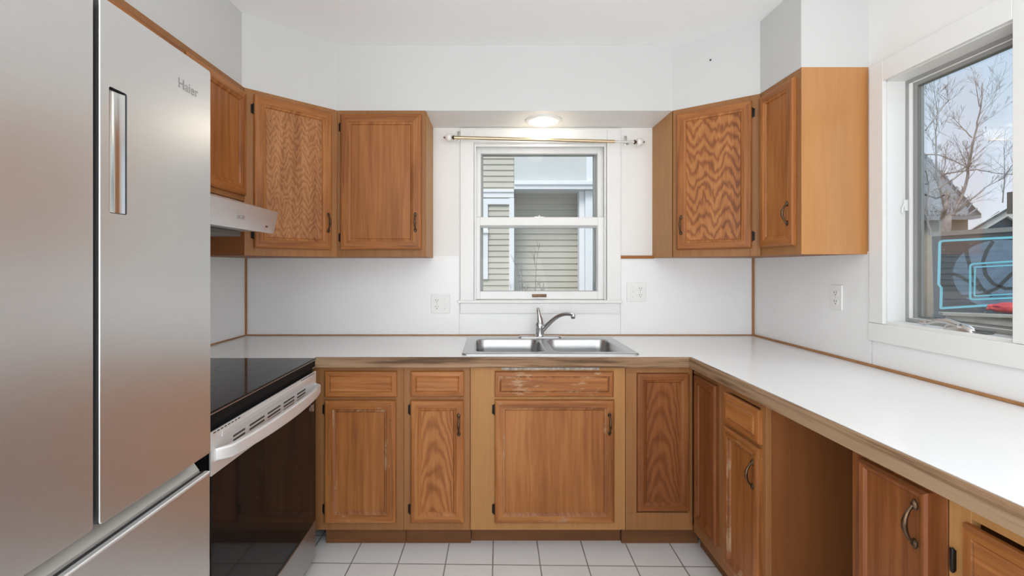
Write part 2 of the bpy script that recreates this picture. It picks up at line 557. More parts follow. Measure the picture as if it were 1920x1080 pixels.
def tube(bm, pts, rad, seg=10, mi=0, caps=True):
    pts = [Vector(p) for p in pts]
    if isinstance(rad, (int, float)): rad = [rad] * len(pts)
    rings = []
    up = Vector((0, 0, 1))
    t0 = (pts[1] - pts[0]).normalized()
    if abs(t0.dot(up)) > 0.95: up = Vector((1, 0, 0))
    n = (up - t0 * up.dot(t0)).normalized()
    for i, p in enumerate(pts):
        if i == 0: t = pts[1] - pts[0]
        elif i == len(pts) - 1: t = pts[-1] - pts[-2]
        else: t = (pts[i + 1] - pts[i - 1])
        t.normalize()
        n = (n - t * n.dot(t))
        if n.length < 1e-6: n = t.orthogonal()
        n.normalize()
        bn = t.cross(n)
        r = rad[i]
        ra, rb = (r if isinstance(r, tuple) else (r, r))
        rings.append([bm.verts.new(p + n * math.cos(2 * PI * k / seg) * ra + bn * math.sin(2 * PI * k / seg) * rb) for k in range(seg)])
    for a, b_ in zip(rings, rings[1:]):
        for k in range(seg):
            f = bm.faces.new((a[k], a[(k + 1) % seg], b_[(k + 1) % seg], b_[k]))
            f.material_index = mi
            f.smooth = True
    if caps:
        bm.faces.new(rings[0][::-1]).material_index = mi
        bm.faces.new(rings[-1]).material_index = mi


def lathe(bm, prof, axis='z', org=(0, 0, 0), seg=24, mi=0):
    """prof: list of (radius, height) along axis"""
    org = Vector(org)
    rings = []
    for r, h in prof:
        ring = []
        for k in range(seg):
            a = 2 * PI * k / seg
            c, s = math.cos(a) * r, math.sin(a) * r
            p = {'z': (c, s, h), 'x': (h, c, s), 'y': (c, h, s)}[axis]
            ring.append(bm.verts.new(org + Vector(p)))
        rings.append(ring)
    for a, b_ in zip(rings, rings[1:]):
        for k in range(seg):
            f = bm.faces.new((a[k], a[(k + 1) % seg], b_[(k + 1) % seg], b_[k]))
            f.material_index = mi
            f.smooth = True
    if prof[0][0] > 1e-5: bm.faces.new(rings[0][::-1]).material_index = mi
    if prof[-1][0] > 1e-5: bm.faces.new(rings[-1]).material_index = mi
    bmesh.ops.remove_doubles(bm, verts=[v for r in rings for v in r], dist=1e-6)


def rring(x0, x1, z0, z1, r, n=5):
    """rounded rectangle as 2D points"""
    out = []
    for cx, cz, a0 in ((x1 - r, z1 - r, 0), (x0 + r, z1 - r, 90), (x0 + r, z0 + r, 180), (x1 - r, z0 + r, 270)):
        for k in range(n + 1):
            a = math.radians(a0 + 90 * k / n)
            out.append((cx + r * math.cos(a), cz + r * math.sin(a)))
    return out


def loft(bm, rings, close_first=True, close_last=True, mi=0, smooth=True):
    vr = [[bm.verts.new(p) for p in r] for r in rings]
    n = len(vr[0])
    for a, b_ in zip(vr, vr[1:]):
        for k in range(n):
            f = bm.faces.new((a[k], a[(k + 1) % n], b_[(k + 1) % n], b_[k]))
            f.material_index = mi
            f.smooth = smooth
    if close_first: bm.faces.new(vr[0][::-1]).material_index = mi
    if close_last: bm.faces.new(vr[-1]).material_index = mi


def rect_profile(bm, w, h, prof):
    """nested rectangles: prof = [(inset, y, slot_side, slot_rail)]; slots colour the band that ENDS at this loop"""
    loops = []
    for ins, y, *_ in prof:
        loops.append([bm.verts.new(p) for p in ((ins, y, ins), (w - ins, y, ins), (w - ins, y, h - ins), (ins, y, h - ins))])
    bm.faces.new(loops[0][::-1])
    for i in range(1, len(loops)):
        a, b_ = loops[i - 1], loops[i]
        sv, sr = prof[i][2], prof[i][3]
        for k in range(4):
            f = bm.faces.new((a[k], a[(k + 1) % 4], b_[(k + 1) % 4], b_[k]))
            f.material_index = sr if k in (0, 2) else sv
    f = bm.faces.new(loops[-1])
    return f


def door_mesh(w, h, t=0.019, fw=0.056, panel='oak_panel', worn=False):
    bm = bmesh.new()
    f = rect_profile(bm, w, h, [
        (0, 0, 0, 1), (0, -t + 0.007, 0, 1), (0.004, -t + 0.002, 0, 1), (0.009, -t, 0, 1),
        (fw - 0.016, -t, 0, 1), (fw - 0.012, -t + 0.003, 3, 3), (fw - 0.005, -t + 0.0045, 3, 3),
        (fw, -t + 0.011, 3, 3), (fw + 0.003, -t + 0.011, 2, 2)])
    f.material_index = 2
    mats = [M['worn_v' if worn else 'oak_v'], M['worn_h' if worn else 'oak_h'], M[panel], M['worn_bead' if worn else 'oak_v']]
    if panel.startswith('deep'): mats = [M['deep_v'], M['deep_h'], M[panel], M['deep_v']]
    return bm, mats


def drawer_mesh(w, h, t=0.019, fw=0.024, worn=False):
    bm = bmesh.new()
    f = rect_profile(bm, w, h, [
        (0, 0, 0, 1), (0, -t + 0.008, 0, 1), (0.004, -t + 0.004, 0, 1), (fw - 0.003, -t + 0.003, 0, 1),
        (fw, -t + 0.0055, 2, 2), (fw + 0.006, -t, 2, 2)])
    f.material_index = 1
    return bm, [M['worn_v' if worn else 'oak_v'], M['worn_h' if worn else 'oak_h'], M['worn_bead' if worn else 'oak_h']]


def handle_mesh(h=0.105):
    """antique arched pull: leaf-shaped ends and a bail that swells in the middle, faces local -y"""
    bm = bmesh.new()
    pts, rad = [], []
    n = 16
    for i in range(n + 1):
        u = i / n
        z = -h / 2 + 0.012 + (h - 0.024) * u
        y = -0.004 - 0.019 * math.sin(PI * u) ** 0.8
        pts.append((0, y, z))
        rad.append(0.0032 + 0.0026 * math.sin(PI * u) ** 2)
    tube(bm, pts, rad, 10)
    for s in (-1, 1):
        c = s * (h / 2 - 0.010)
        ring0 = []
        K = 14
        lo, hi, top = [], [], []
        for k in range(K):
            a = 2 * PI * k / K
            rr = 1.0
            px, pz = 0.0085 * math.cos(a), 0.0125 * math.sin(a)
            if s * pz > 0: px *= 1 - 0.6 * (abs(pz) / 0.0125) ** 2
            lo.append((px, 0, c + pz))
            hi.append((px * 0.96, -0.003, c + pz * 0.96))
            top.append((px * 0.5, -0.0065, c + pz * 0.5))
        loft(bm, [lo, hi, top])
    return bm


HANDLE = None


def add_handle(parent, x, y, z):
    global HANDLE
    if HANDLE is None:
        bm = handle_mesh()
        o = obj('handle', bm, M['bronze'], parent, (x, y, z), smooth=True)
        HANDLE = o
    else:
        o = HANDLE.copy()
        C.objects.link(o)
        o.parent = parent
        o.location = (x, y, z)
    return o


HINGE = None


def add_hinge(parent, x, y, z, side=-1):
    """small black butt hinge beside a door edge; x is the door edge, local -y faces out"""
    global HINGE
    if HINGE is None:
        bm = bmesh.new()
        box(bm, -0.013, 0.0, -0.0025, 0.0, -0.021, 0.021, 0, 0.001)
        lathe(bm, [(0.0001, -0.026), (0.003, -0.024), (0.0042, -0.021), (0.0042, 0.021), (0.003, 0.024), (0.0001, 0.026)], 'z', (-0.0025, -0.006, 0), 12)
        for zz in (-0.015, 0.015):
            lathe(bm, [(0.003, -0.0025), (0.0022, -0.0038), (0.0001, -0.004)], 'y', (-0.009, 0, zz), 10)
        HINGE = obj('hinge', bm, M['black'], parent, (x, y, z), smooth=True)
        o = HINGE
    else:
        o = HINGE.copy()
        C.objects.link(o)
        o.parent = parent
        o.location = (x, y, z)
    if side > 0: o.rotation_euler = (0, PI, 0)
    return o


def face_frame(parent, w, h, stiles, rails, t=0.019, kind='frame', name='face_frame'):
    """stiles: [(x0,x1)], rails: [(x0,x1,z0,z1)] one mesh at local y in [-t... 0]"""
    bm = bmesh.new()
    for a, b_ in stiles: box(bm, a, b_, -t, 0, 0, h, 0, 0.0008, 1)
    for a, b_, c, d in rails: box(bm, a, b_, -t, 0, c, d, 1, 0.0008, 1)
    return obj(name, bm, [M[kind + '_v'], M[kind + '_h']], parent)


def add_door(cab, x0, x1, z0, z1, y, panel='oak_panel', worn=False, handle=None, hinges=(), hinge_side=-1, fw=0.056, t=0.019):
    bm, mats = door_mesh(x1 - x0, z1 - z0, t, fw, panel, worn)
    d = obj('door', bm, mats, cab, (x0, y, z0))
    if handle: add_handle(d, handle[0] - x0, -t, handle[1] - z0)
    for hz in hinges:
        add_hinge(d, 0 if hinge_side < 0 else x1 - x0, -0.001, hz - z0, hinge_side)
    return d


def add_drawer(cab, x0, x1, z0, z1, y, worn=False, name='drawer'):
    bm, mats = drawer_mesh(x1 - x0, z1 - z0, worn=worn)
    return obj(name, bm, mats, cab, (x0, y, z0))


# pixel of the photograph -> world point at depth y (used for things far outside the windows)
def at(px, py, y):
    return Vector(((px - 922) / 869 * y, y, 1.329 - (py - 501) / 869 * y))


# ------------------------------------------------------------------ measures
XL, XR, YB, YR = -1.499, 1.595, 2.82, -2.75
ZC = 2.527
ZS = 2.176       # underside of the soffit
ZU0, ZU1 = 1.384, 2.176

# ------------------------------------------------------------------ room shell
S = 'structure'
tag(obj('floor', Bx(XL - 0.1, XR + 0.1, YR, YB + 0.1, -0.06, 0.0), M['tile']), kind=S)
tag(obj('ceiling', Bx(XL - 0.1, XR + 0.1, YR, YB + 0.1, ZC, ZC + 0.08), M['ceil']), kind=S)
tag(obj('wall_left', Bx(XL - 0.12, XL, YR, YB + 0.12, 0, ZC), M['wall']), kind=S)


def wall_with_holes(name, u0, u1, z0, z1, holes, t0, t1, axis):
    """axis 'y': wall in the XZ plane, thickness t0..t1 on y; axis 'x': wall in YZ plane"""
    us = sorted({u0, u1, *[h[0] for h in holes], *[h[1] for h in holes]})
    zs = sorted({z0, z1, *[h[2] for h in holes], *[h[3] for h in holes]})
    bm = bmesh.new()
    for a, b_ in zip(us, us[1:]):
        for c, d in zip(zs, zs[1:]):
            mu, mz = (a + b_) / 2, (c + d) / 2
            if any(h[0] < mu < h[1] and h[2] < mz < h[3] for h in holes): continue
            if axis == 'y': box(bm, a, b_, t0, t1, c, d)
            else: box(bm, t0, t1, a, b_, c, d)
    bmesh.ops.remove_doubles(bm, verts=bm.verts[:], dist=1e-5)
    return tag(obj(name, bm, M['wall']), kind=S)


WX0, WX1, WZ0, WZ1 = -0.112, 0.702, 1.128, 2.085       # rough opening, sink window
CY0, CY1, CZ0, CZ1 = 1.406, 1.872, 1.098, 2.082        # rough opening, casement
wall_with_holes('wall_back', XL, XR, 0, ZC, [(WX0, WX1, WZ0, WZ1)], YB, YB + 0.14, 'y')
wall_with_holes('wall_right', YR, YB + 0.14, 0, ZC, [(CY0, CY1, CZ0, CZ1), (-1.70, -0.60, 0.95, 2.25)], XR, XR + 0.14, 'x')
wall_with_holes('wall_rear', XL, XR, 0, ZC, [(-1.45, 1.55, 0.40, 2.35)], YR - 0.12, YR, 'y')

# soffit above the wall cabinets, following their faces
SO = [(XL, YB), (XL, 0.15), (-1.176, 0.15), (-1.176, 2.181), (-0.836, 2.508), (0.979, 2.508), (1.310, 2.262), (1.310, 1.962), (XR, 1.962), (XR, YB)]
bm = bmesh.new()
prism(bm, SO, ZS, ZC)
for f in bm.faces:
    if all(abs(v.co.z - ZS) < 1e-5 for v in f.verts): f.material_index = 1  # underside keeps the lighter wall paint so it looks better lit
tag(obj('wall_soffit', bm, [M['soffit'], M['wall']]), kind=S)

# backsplash laminate sheets with their joints
bm = bmesh.new()
zb0, zb1 = 0.9145, ZU0 + 0.012
box(bm, XL, -0.198, YB - 0.005, YB, zb0, zb1)
box(bm, -0.196, 0.782, YB - 0.005, YB, zb0, 1.05)
box(bm, 0.784, XR, YB - 0.005, YB, zb0, zb1)
tag(obj('trim_1', bm, M['splash']), label='white laminate backsplash on the sink wall', kind=S)
bm = bmesh.new()
box(bm, XR - 0.005, XR, 1.942, YB - 0.006, zb0, zb1)
box(bm, XR - 0.005, XR, -0.4, 1.935, zb0, 1.022)
tag(obj('trim_2', bm, M['splash']), label='white laminate backsplash on the casement wall', kind=S)
tag(obj('trim_3', Bx(XL, XL + 0.005, 1.2, YB - 0.006, zb0, zb1), M['splash']), label='white laminate backsplash behind the range', kind=S)
# oak strips in the corners and along the worktop
bm = bmesh.new()
box(bm, XL + 0.003, XL + 0.014, YB - 0.016, YB - 0.004, 0.92, ZU0, 0, 0.002)
tag(obj('trim_4', bm, M['strip']), label='thin oak strip in the left backsplash corner', kind=S)
bm = bmesh.new()
box(bm, XR - 0.016, XR - 0.003, YB - 0.016, YB - 0.004, 0.92, ZU0, 0, 0.002)
tag(obj('trim_5', bm, M['strip']), label='thin oak strip in the right backsplash corner', kind=S)
bm = bmesh.new()
box(bm, XL + 0.004, XR - 0.004, YB - 0.014, YB - 0.004, 0.9145, 0.921, 0, 0.0015)
tag(obj('trim_6', bm, M['strip']), label='thin oak strip along the back of the worktop', kind=S)
bm = bmesh.new()
box(bm, XR - 0.018, XR - 0.004, -0.39, YB - 0.014, 0.9145, 0.924, 0, 0.002)
tag(obj('trim_7', bm, M['strip']), label='oak strip along the right edge of the worktop', kind=S)
bm = bmesh.new()
box(bm, XL + 0.004, XL + 0.014, 1.2, YB - 0.014, 0.9145, 0.921, 0, 0.0015)
tag(obj('trim_8', bm, M['strip']), label='oak strip along the left wall behind the range', kind=S)
bm = bmesh.new()
box(bm, 0.779, 0.983, YB - 0.018, YB - 0.0005, ZU0 - 0.003, ZU0 + 0.015, 0, 0.002)
tag(obj('trim_9', bm, M['worn_h']), label='short oak strip between the window and the right cabinets', kind=S)

# ------------------------------------------------------------------ sink window (window_1)
w1 = tag(empty('window_1', (0, YB, 0)), kind=S)


def frame_rect(bm, x0, x1, z0, z1, wl, wr, wb, wt, y0, y1, mi=0, bev=0.0015):
    box(bm, x0, x0 + wl, y0, y1, z0, z1, mi, bev, 1)
    box(bm, x1 - wr, x1, y0, y1, z0, z1, mi, bev, 1)
    box(bm, x0 + wl, x1 - wr, y0, y1, z0, z0 + wb, mi, bev, 1)
    box(bm, x0 + wl, x1 - wr, y0, y1, z1 - wt, z1, mi, bev, 1)


bm = bmesh.new()
box(bm, -0.190, WX0 + 0.004, -0.019, 0.0, 1.128, 2.168, 0, 0.002)
box(bm, WX1 - 0.004, 0.780, -0.019, 0.0, 1.128, 2.168, 0, 0.002)
box(bm, WX0 + 0.004, WX1 - 0.004, -0.018, 0.0, 2.083, 2.166, 0, 0.002)
obj('casing', bm, M['trim'], w1)
bm = bmesh.new()
box(bm, -0.205, 0.788, -0.034, 0.10, 1.112, 1.130, 0, 0.004)
obj('window_stool', bm, M['trim'], w1)
obj('apron', Bx(-0.190, 0.772, -0.019, -0.001, 1.050, 1.112, 0, 0.002), M['trim'], w1)
bm = bmesh.new()   # jamb lining and stops
box(bm, WX0, WX0 + 0.006, 0.0, 0.14, WZ0, WZ1)
box(bm, WX1 - 0.006, WX1, 0.0, 0.14, WZ0, WZ1)
box(bm, WX0, WX1, 0.0, 0.14, WZ1 - 0.006, WZ1)
box(bm, WX0, WX0 + 0.016, 0.0, 0.016, WZ0 + 0.002, WZ1 - 0.006, 0, 0.002)
box(bm, WX1 - 0.016, WX1, 0.0, 0.016, WZ0 + 0.002, WZ1 - 0.006, 0, 0.002)
box(bm, WX0 + 0.016, WX1 - 0.016, 0.0, 0.016, WZ1 - 0.022, WZ1 - 0.006, 0, 0.002)
obj('jamb', bm, M['trim'], w1)
bm = bmesh.new()   # grey outer track
frame_rect(bm, WX0 + 0.006, WX1 - 0.006, WZ0, WZ1 - 0.006, 0.052, 0.052, 0.03, 0.045, 0.092, 0.14)
obj('storm_frame', bm, M['gray_track'], w1)
up = bmesh.new()
frame_rect(up, WX0 + 0.008, WX1 - 0.008, 1.59, WZ1 - 0.008, 0.036, 0.036, 0.040, 0.042, 0.058, 0.088)
us = obj('sash', up, M['trim'], w1)
us['label'] = 'upper sliding sash'
obj('pane', Bx(WX0 + 0.040, WX1 - 0.040, 0.071, 0.074, 1.625, 2.040), M['glass'], us)
bm = bmesh.new()
frame_rect(bm, WX0 + 0.044, WX1 - 0.044, 1.63, 2.035, 0.006, 0.006, 0.006, 0.006, 0.060, 0.070, 0, 0.001)
obj('glazing_bead', bm, M['gray_track'], us)
lo = bmesh.new()
frame_rect(lo, WX0 + 0.006, WX1 - 0.006, 1.131, 1.636, 0.034, 0.046, 0.050, 0.052, 0.022, 0.054, 0, 0.003)
ls = obj('sash', lo, M['trim'], w1)
ls['label'] = 'lower sliding sash'
obj('pane', Bx(WX0 + 0.038, WX1 - 0.048, 0.037, 0.040, 1.178, 1.588), M['glass'], ls)
bm = bmesh.new()
frame_rect(bm, WX0 + 0.040, WX1 - 0.052, 1.181, 1.584, 0.006, 0.010, 0.004, 0.014, 0.026, 0.036, 0, 0.001)
obj('glazing_bead', bm, M['gray_track'], ls)
bm = bmesh.new()
box(bm, 0.247, 0.335, 0.012, 0.023, 1.146, 1.164, 0, 0.002)
box(bm, 0.254, 0.328, 0.005, 0.012, 1.150, 1.155, 0, 0.001)
obj('sash_lift', bm, M['bronze'], ls)
bm = bmesh.new()
box(bm, 0.262, 0.322, 0.028, 0.050, 1.636, 1.641, 0, 0.001)
lathe(bm, [(0.011, 1.641), (0.011, 1.646), (0.004, 1.650)], 'z', (0.292, 0.038, 0), 12)
obj('sash_lock', bm, M['nickel'], ls, smooth=True)

# ------------------------------------------------------------------ casement window in the right wall (window_2)
w2 = tag(empty('window_2', (XR, 0, 0)), kind=S)
bm = bmesh.new()
t = 0.016
box(bm, -t, 0, CY1, 1.940, CZ0 + 0.001, 2.165, 0, 0.002)
box(bm, -t, 0, 1.330, CY0, CZ0 + 0.001, 2.165, 0, 0.002)
box(bm, -t, 0, CY0, CY1, CZ1, 2.165, 0, 0.002)
box(bm, -t - 0.002, 0, 1.310, 1.942, 1.024, CZ0, 0, 0.002)
obj('casing', bm, M['trim'], w2)
bm = bmesh.new()
box(bm, 0, 0.075, CY1 - 0.004, CY1, CZ0, CZ1)
box(bm, 0, 0.14, CY0, CY0 + 0.004, CZ0, CZ1)
box(bm, 0, 0.14, CY0, CY1, CZ1 - 0.004, CZ1)
box(bm, -0.003, 0.14, CY0, CY1, CZ0 - 0.004, CZ0 + 0.012, 0, 0.002)
obj('jamb', bm, M['trim'], w2)


def frame_yz(bm, x0, x1, y0, y1, z0, z1, wy0, wy1, wb, wt, bev=0.0015):
    box(bm, x0, x1, y0, y0 + wy0, z0, z1, 0, bev, 1)
    box(bm, x0, x1, y1 - wy1, y1, z0, z1, 0, bev, 1)
    box(bm, x0, x1, y0 + wy0, y1 - wy1, z0, z0 + wb, 0, bev, 1)
    box(bm, x0, x1, y0 + wy0, y1 - wy1, z1 - wt, z1, 0, bev, 1)


bm = bmesh.new()
frame_yz(bm, 0.072, 0.112, CY0 + 0.004, CY1 - 0.002, CZ0 + 0.012, CZ1 - 0.003, 0.034, 0.011, 0.014, 0.014)
obj('window_frame', bm, M['alu'], w2)
bm = bmesh.new()
frame_yz(bm, 0.076, 0.086, CY0 + 0.040, CY1 - 0.013, CZ0 + 0.026, CZ1 - 0.017, 0.012, 0.012, 0.003, 0.004)
sc = obj('screen_frame', bm, M['trim'], w2)
bm = bmesh.new()
frame_yz(bm, 0.086, 0.112, CY0 + 0.038, CY1 - 0.020, CZ0 + 0.026, CZ1 - 0.017, 0.046, 0.024, 0.010, 0.018)
cs = obj('sash', bm, M['alu'], w2)
bm = bmesh.new()
frame_yz(bm, 0.084, 0.098, CY0 + 0.083, CY1 - 0.043, CZ0 + 0.035, CZ1 - 0.034, 0.004, 0.004, 0.003, 0.004, 0.001)
obj('gasket', bm, M['alu_d'], cs)
obj('pane', Bx(0.099, 0.102, CY0 + 0.083, CY1 - 0.043, CZ0 + 0.035, CZ1 - 0.034), M['glass'], cs)
bm = bmesh.new()
box(bm, 0.060, 0.074, CY1 - 0.016, CY1 - 0.006, 1.555, 1.600, 0, 0.002)
tube(bm, [(0.062, CY1 - 0.011, 1.580), (0.054, CY1 - 0.012, 1.568), (0.052, CY1 - 0.014, 1.546)], [0.004, 0.004, 0.003], 8)
obj('latch', bm, M['trim'], w2, smooth=True)
bm = bmesh.new()
box(bm, 0.062, 0.074, CY0 + 0.07, CY0 + 0.086, 1.50, 1.57, 0, 0.002)
obj('latch', bm, M['alu_d'], w2)
# crank operator on the sill
ck = empty('crank', (0.020, 1.60, CZ0 + 0.012), 0, w2)
bm = bmesh.new()
lo_, hi_ = [], []
for (r, z) in ((1.0, 0.0), (0.96, 0.010), (0.7, 0.020), (0.3, 0.026)):
    lo_.append([(0.020 * r * math.cos(2 * PI * k / 20), 0.055 * r * math.sin(2 * PI * k / 20), z) for k in range(20)])
loft(bm, lo_)
obj('crank_base', bm, M['nickel'], ck, smooth=True)
bm = bmesh.new()
tube(bm, [(-0.012, -0.01, 0.020), (-0.020, 0.02, 0.030), (-0.022, 0.055, 0.028), (-0.022, 0.085, 0.018), (-0.022, 0.100, 0.014)],
     [0.010, 0.010, 0.007, 0.0055, 0.006], 10)
lathe(bm, [(0.0001, -0.016), (0.007, -0.014), (0.009, 0.0), (0.007, 0.012), (0.0001, 0.014)], 'y', (-0.022, 0.112, 0.014), 12)
obj('crank_handle', bm, M['nickel'], ck, smooth=True)
bm = bmesh.new()
box(bm, -0.008, 0.018, -0.095, -0.045, 0.001, 0.006, 0, 0.001)
tube(bm, [(0.0, -0.05, 0.009), (0.010, -0.075, 0.010), (0.022, -0.095, 0.008)], 0.003, 8)
obj('crank_arm', bm, M['alu_d'], ck)

# ------------------------------------------------------------------ worktop with its sink cut-out
FX, FY = 0.911, 2.135      # front edges
ct = tag(empty('worktop', (0, 0, 0.868)), 'L-shaped white laminate worktop with a worn oak front edge', 'worktop')
SX0, SX1, SY0, SY1 = -0.136, 0.694, 2.185, 2.742
CB = SY1 - 0.02
bm = bmesh.new()
hole = [(SX0 + 0.02, SY0 + 0.02), (SX1 - 0.02, SY0 + 0.02), (SX1 - 0.02, CB), (SX0 + 0.02, CB)]
CT = [(XL + 0.001, YB - 0.005), (XL + 0.001, 2.070), (-0.816, 2.070), (-0.816, FY + 0.012), (FX + 0.012, FY + 0.012),
      (FX + 0.012, -0.4), (XR - 0.005, -0.4), (XR - 0.005, YB - 0.005)]
prism(bm, CT, 0.0, 0.046, 0, [hole])
obj('laminate_top', bm, M['laminate'], ct)
bm = bmesh.new()
box(bm, -0.815, FX + 0.012, FY, FY + 0.0115, -0.003, 0.0455, 0, 0.003)
box(bm, -0.815, FX, FY - 0.0025, FY, 0.036, 0.044, 0, 0.001, 1)
e1 = obj('front_edge', bm, M['edge'], ct)
# the long edge runs along y: built along x and turned
bm = bmesh.new()
LEN = FY + 0.40
box(bm, 0, LEN, -0.0, 0.0115, -0.003, 0.0455, 0, 0.003)
box(bm, 0, LEN, -0.003, 0.0, 0.034, 0.044, 0, 0.0015, 1)
box(bm, 0, LEN, -0.0015, 0.0, -0.002, 0.029, 0, 0.0008, 1)
e2 = obj('front_edge', bm, M['edge'], ct, (FX, FY, 0), (0, 0, -PI / 2))

# ------------------------------------------------------------------ base cabinets
YF = 2.168          # door-side face of the back run's face frames
XF = 0.940          # same for the right run
HB = 0.765          # face height from z = .10


def base_cabinet(name, label, loc, rz, w, depth=0.60, kick=0.075, body='ply', group='oak base cabinets', low=False):
    r = tag(empty(name, loc, rz), label, 'cabinet', group)
    bm = bmesh.new()
    z1 = 0.735 if low else 0.866
    box(bm, 0.0005, 0.013, 0, depth, 0.10, z1)
    box(bm, w - 0.013, w - 0.0005, 0, depth, 0.10, z1)
    box(bm, 0.013, w - 0.013, 0, depth, 0.10, 0.114)
    box(bm, 0.013, w - 0.013, depth - 0.008, depth, 0.114, z1)
    obj('body', bm, M[body], r)
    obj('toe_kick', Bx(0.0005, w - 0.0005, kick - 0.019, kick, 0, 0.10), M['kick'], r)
    return r


def ffr(parent, w, stiles, rails, kind='frame'):
    o = face_frame(parent, w, HB, stiles, rails, kind=kind)
    o.location = (0, 0, 0.10)
    return o


G = 'oak base cabinets'
x0 = -0.798
c1 = base_cabinet('base_cabinet', 'oak base cabinet beside the range with one drawer and a door without a handle', (x0, YF + 0.019, 0), 0, 0.386, 0.60, 0.065)
ffr(c1, 0.386, [(-0.040, 0.045), (0.346, 0.386)], [(0.045, 0.346, 0.0, 0.06), (0.045, 0.346, 0.595, 0.63), (0.045, 0.346, 0.735, HB)])
add_drawer(c1, 0.020, 0.356, 0.724, 0.844, -0.019)
add_door(c1, 0.020, 0.352, 0.139, 0.709, -0.019, 'oak_plain', True, None, (0.665, 0.20), -1)
d_c1 = [c for c in c1.children if c.name.startswith('door')][0]
for zz in (0.560, 0.490):
    bm = bmesh.new()
    lathe(bm, [(0.0028, 0.0), (0.0028, -0.0004), (0.0001, -0.0004)], 'y', (0, 0, 0), 10)
    obj('screw_hole', bm, M['slot'], d_c1, (0.308, -0.0191, zz - 0.012))
x1 = x0 + 0.386
c2 = base_cabinet('base_cabinet', 'narrow oak base cabinet with one drawer and a tall cathedral-grain door', (x1 + 0.001, YF + 0.019, 0), 0, 0.310, 0.60, 0.065)
ffr(c2, 0.310, [(0, 0.050), (0.265, 0.310)], [(0.050, 0.265, 0.0, 0.06), (0.050, 0.265, 0.595, 0.63), (0.050, 0.265, 0.735, HB)])
add_drawer(c2, 0.033, 0.281, 0.726, 0.844, -0.019)
add_door(c2, 0.033, 0.281, 0.139, 0.709, -0.019, 'oak_panel', False, (0.258, 0.598), (0.665, 0.20), -1, fw=0.050)
x2 = x1 + 0.312
W3 = 0.624 - x2
c3 = base_cabinet('sink_cabinet', 'wide honey-framed sink base cabinet with a false drawer front and one large door', (x2 + 0.001, YF + 0.019, 0), 0, W3 - 0.001, 0.60, 0.085, low=True)
ffr(c3, W3 - 0.001, [(0, 0.125), (W3 - 0.075, W3 - 0.001)], [(0.125, W3 - 0.075, 0.0, 0.06), (0.125, W3 - 0.075, 0.595, 0.63), (0.125, W3 - 0.075, 0.735, HB)], 'pale')
dx0 = 0.0145 - x2 - 0.001
add_drawer(c3, dx0, dx0 + 0.553, 0.726, 0.844, -0.019, True, 'false_front')
add_door(c3, dx0, dx0 + 0.556, 0.139, 0.711, -0.019, 'oak_plain', True, (0.545 - x2, 0.602), (0.665, 0.20), -1, fw=0.050)
bm = bmesh.new()
for k in range(26):
    a = dx0 + 0.03 + k * 0.0175
    box(bm, a, a + 0.019 + random.random() * 0.004, -0.0215 - random.random() * 0.002, -0.019, 0.848 + random.random() * 0.003, 0.860 + random.random() * 0.003, 0, 0.0006, 1)
M['glue'] = simple('dried_glue_residue', (0.46, 0.42, 0.37), 0.8, var=0.45, vscale=70, bmp=0.5)
obj('glue_residue', bm, M['glue'], c3)

# corner cabinet: angled pair of doors meeting in the corner, one facing the room, one facing left
cc = tag(empty('corner_cabinet', (0.626, YF + 0.019, 0)), 'corner oak base cabinet with two doors meeting at a right angle', 'cabinet', G)
wq = XF - 0.626
bm = bmesh.new()
poly = [(0, 0), (wq + 0.020, 0), (wq + 0.020, -0.245), (0.95, -0.245), (0.95, 0.62), (0, 0.62)]
prism(bm, poly, 0.10, 0.114)
box(bm, 0.0005, 0.013, 0, 0.60, 0.114, 0.735)
box(bm, 0.013, 0.94, 0.60, 0.61, 0.114, 0.866)
obj('body', bm, M['ply'], cc)
bm = bmesh.new()
box(bm, 0, wq, -0.019, 0, 0, 0.08, 1, 0.0008, 1)
box(bm, 0, wq, -0.019, 0, 0.735, HB, 1, 0.0008, 1)
box(bm, 0, 0.052, -0.019, 0, 0.08, 0.735, 0, 0.0008, 1)
box(bm, wq - 0.022, wq, -0.019, 0, 0.08, 0.735, 0, 0.0008, 1)
o = obj('face_frame', bm, [M['frame_v'], M['frame_h']], cc, (0, 0, 0.10))
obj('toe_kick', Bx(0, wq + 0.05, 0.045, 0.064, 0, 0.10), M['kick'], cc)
dw = 0.248
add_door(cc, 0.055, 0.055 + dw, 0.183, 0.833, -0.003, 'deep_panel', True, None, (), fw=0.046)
# the second leaf faces left
cl = empty('door_leaf', (wq + 0.019, -0.030, 0), -PI / 2, cc)
bm = bmesh.new()
box(bm, 0, 0.25, -0.019, 0, 0.10, 0.18, 1, 0.0008, 1)
box(bm, 0, 0.25, -0.019, 0, 0.835, 0.865, 1, 0.0008, 1)
box(bm, 0.225, 0.25, -0.019, 0, 0.18, 0.835, 0, 0.0008, 1)
obj('face_frame', bm, [M['frame_v'], M['frame_h']], cl)
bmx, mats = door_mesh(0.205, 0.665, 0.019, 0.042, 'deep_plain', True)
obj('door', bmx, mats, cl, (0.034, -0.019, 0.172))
obj('toe_kick', Bx(-0.05, 0.25, 0.035, 0.054, 0, 0.10), M['kick'], cl)

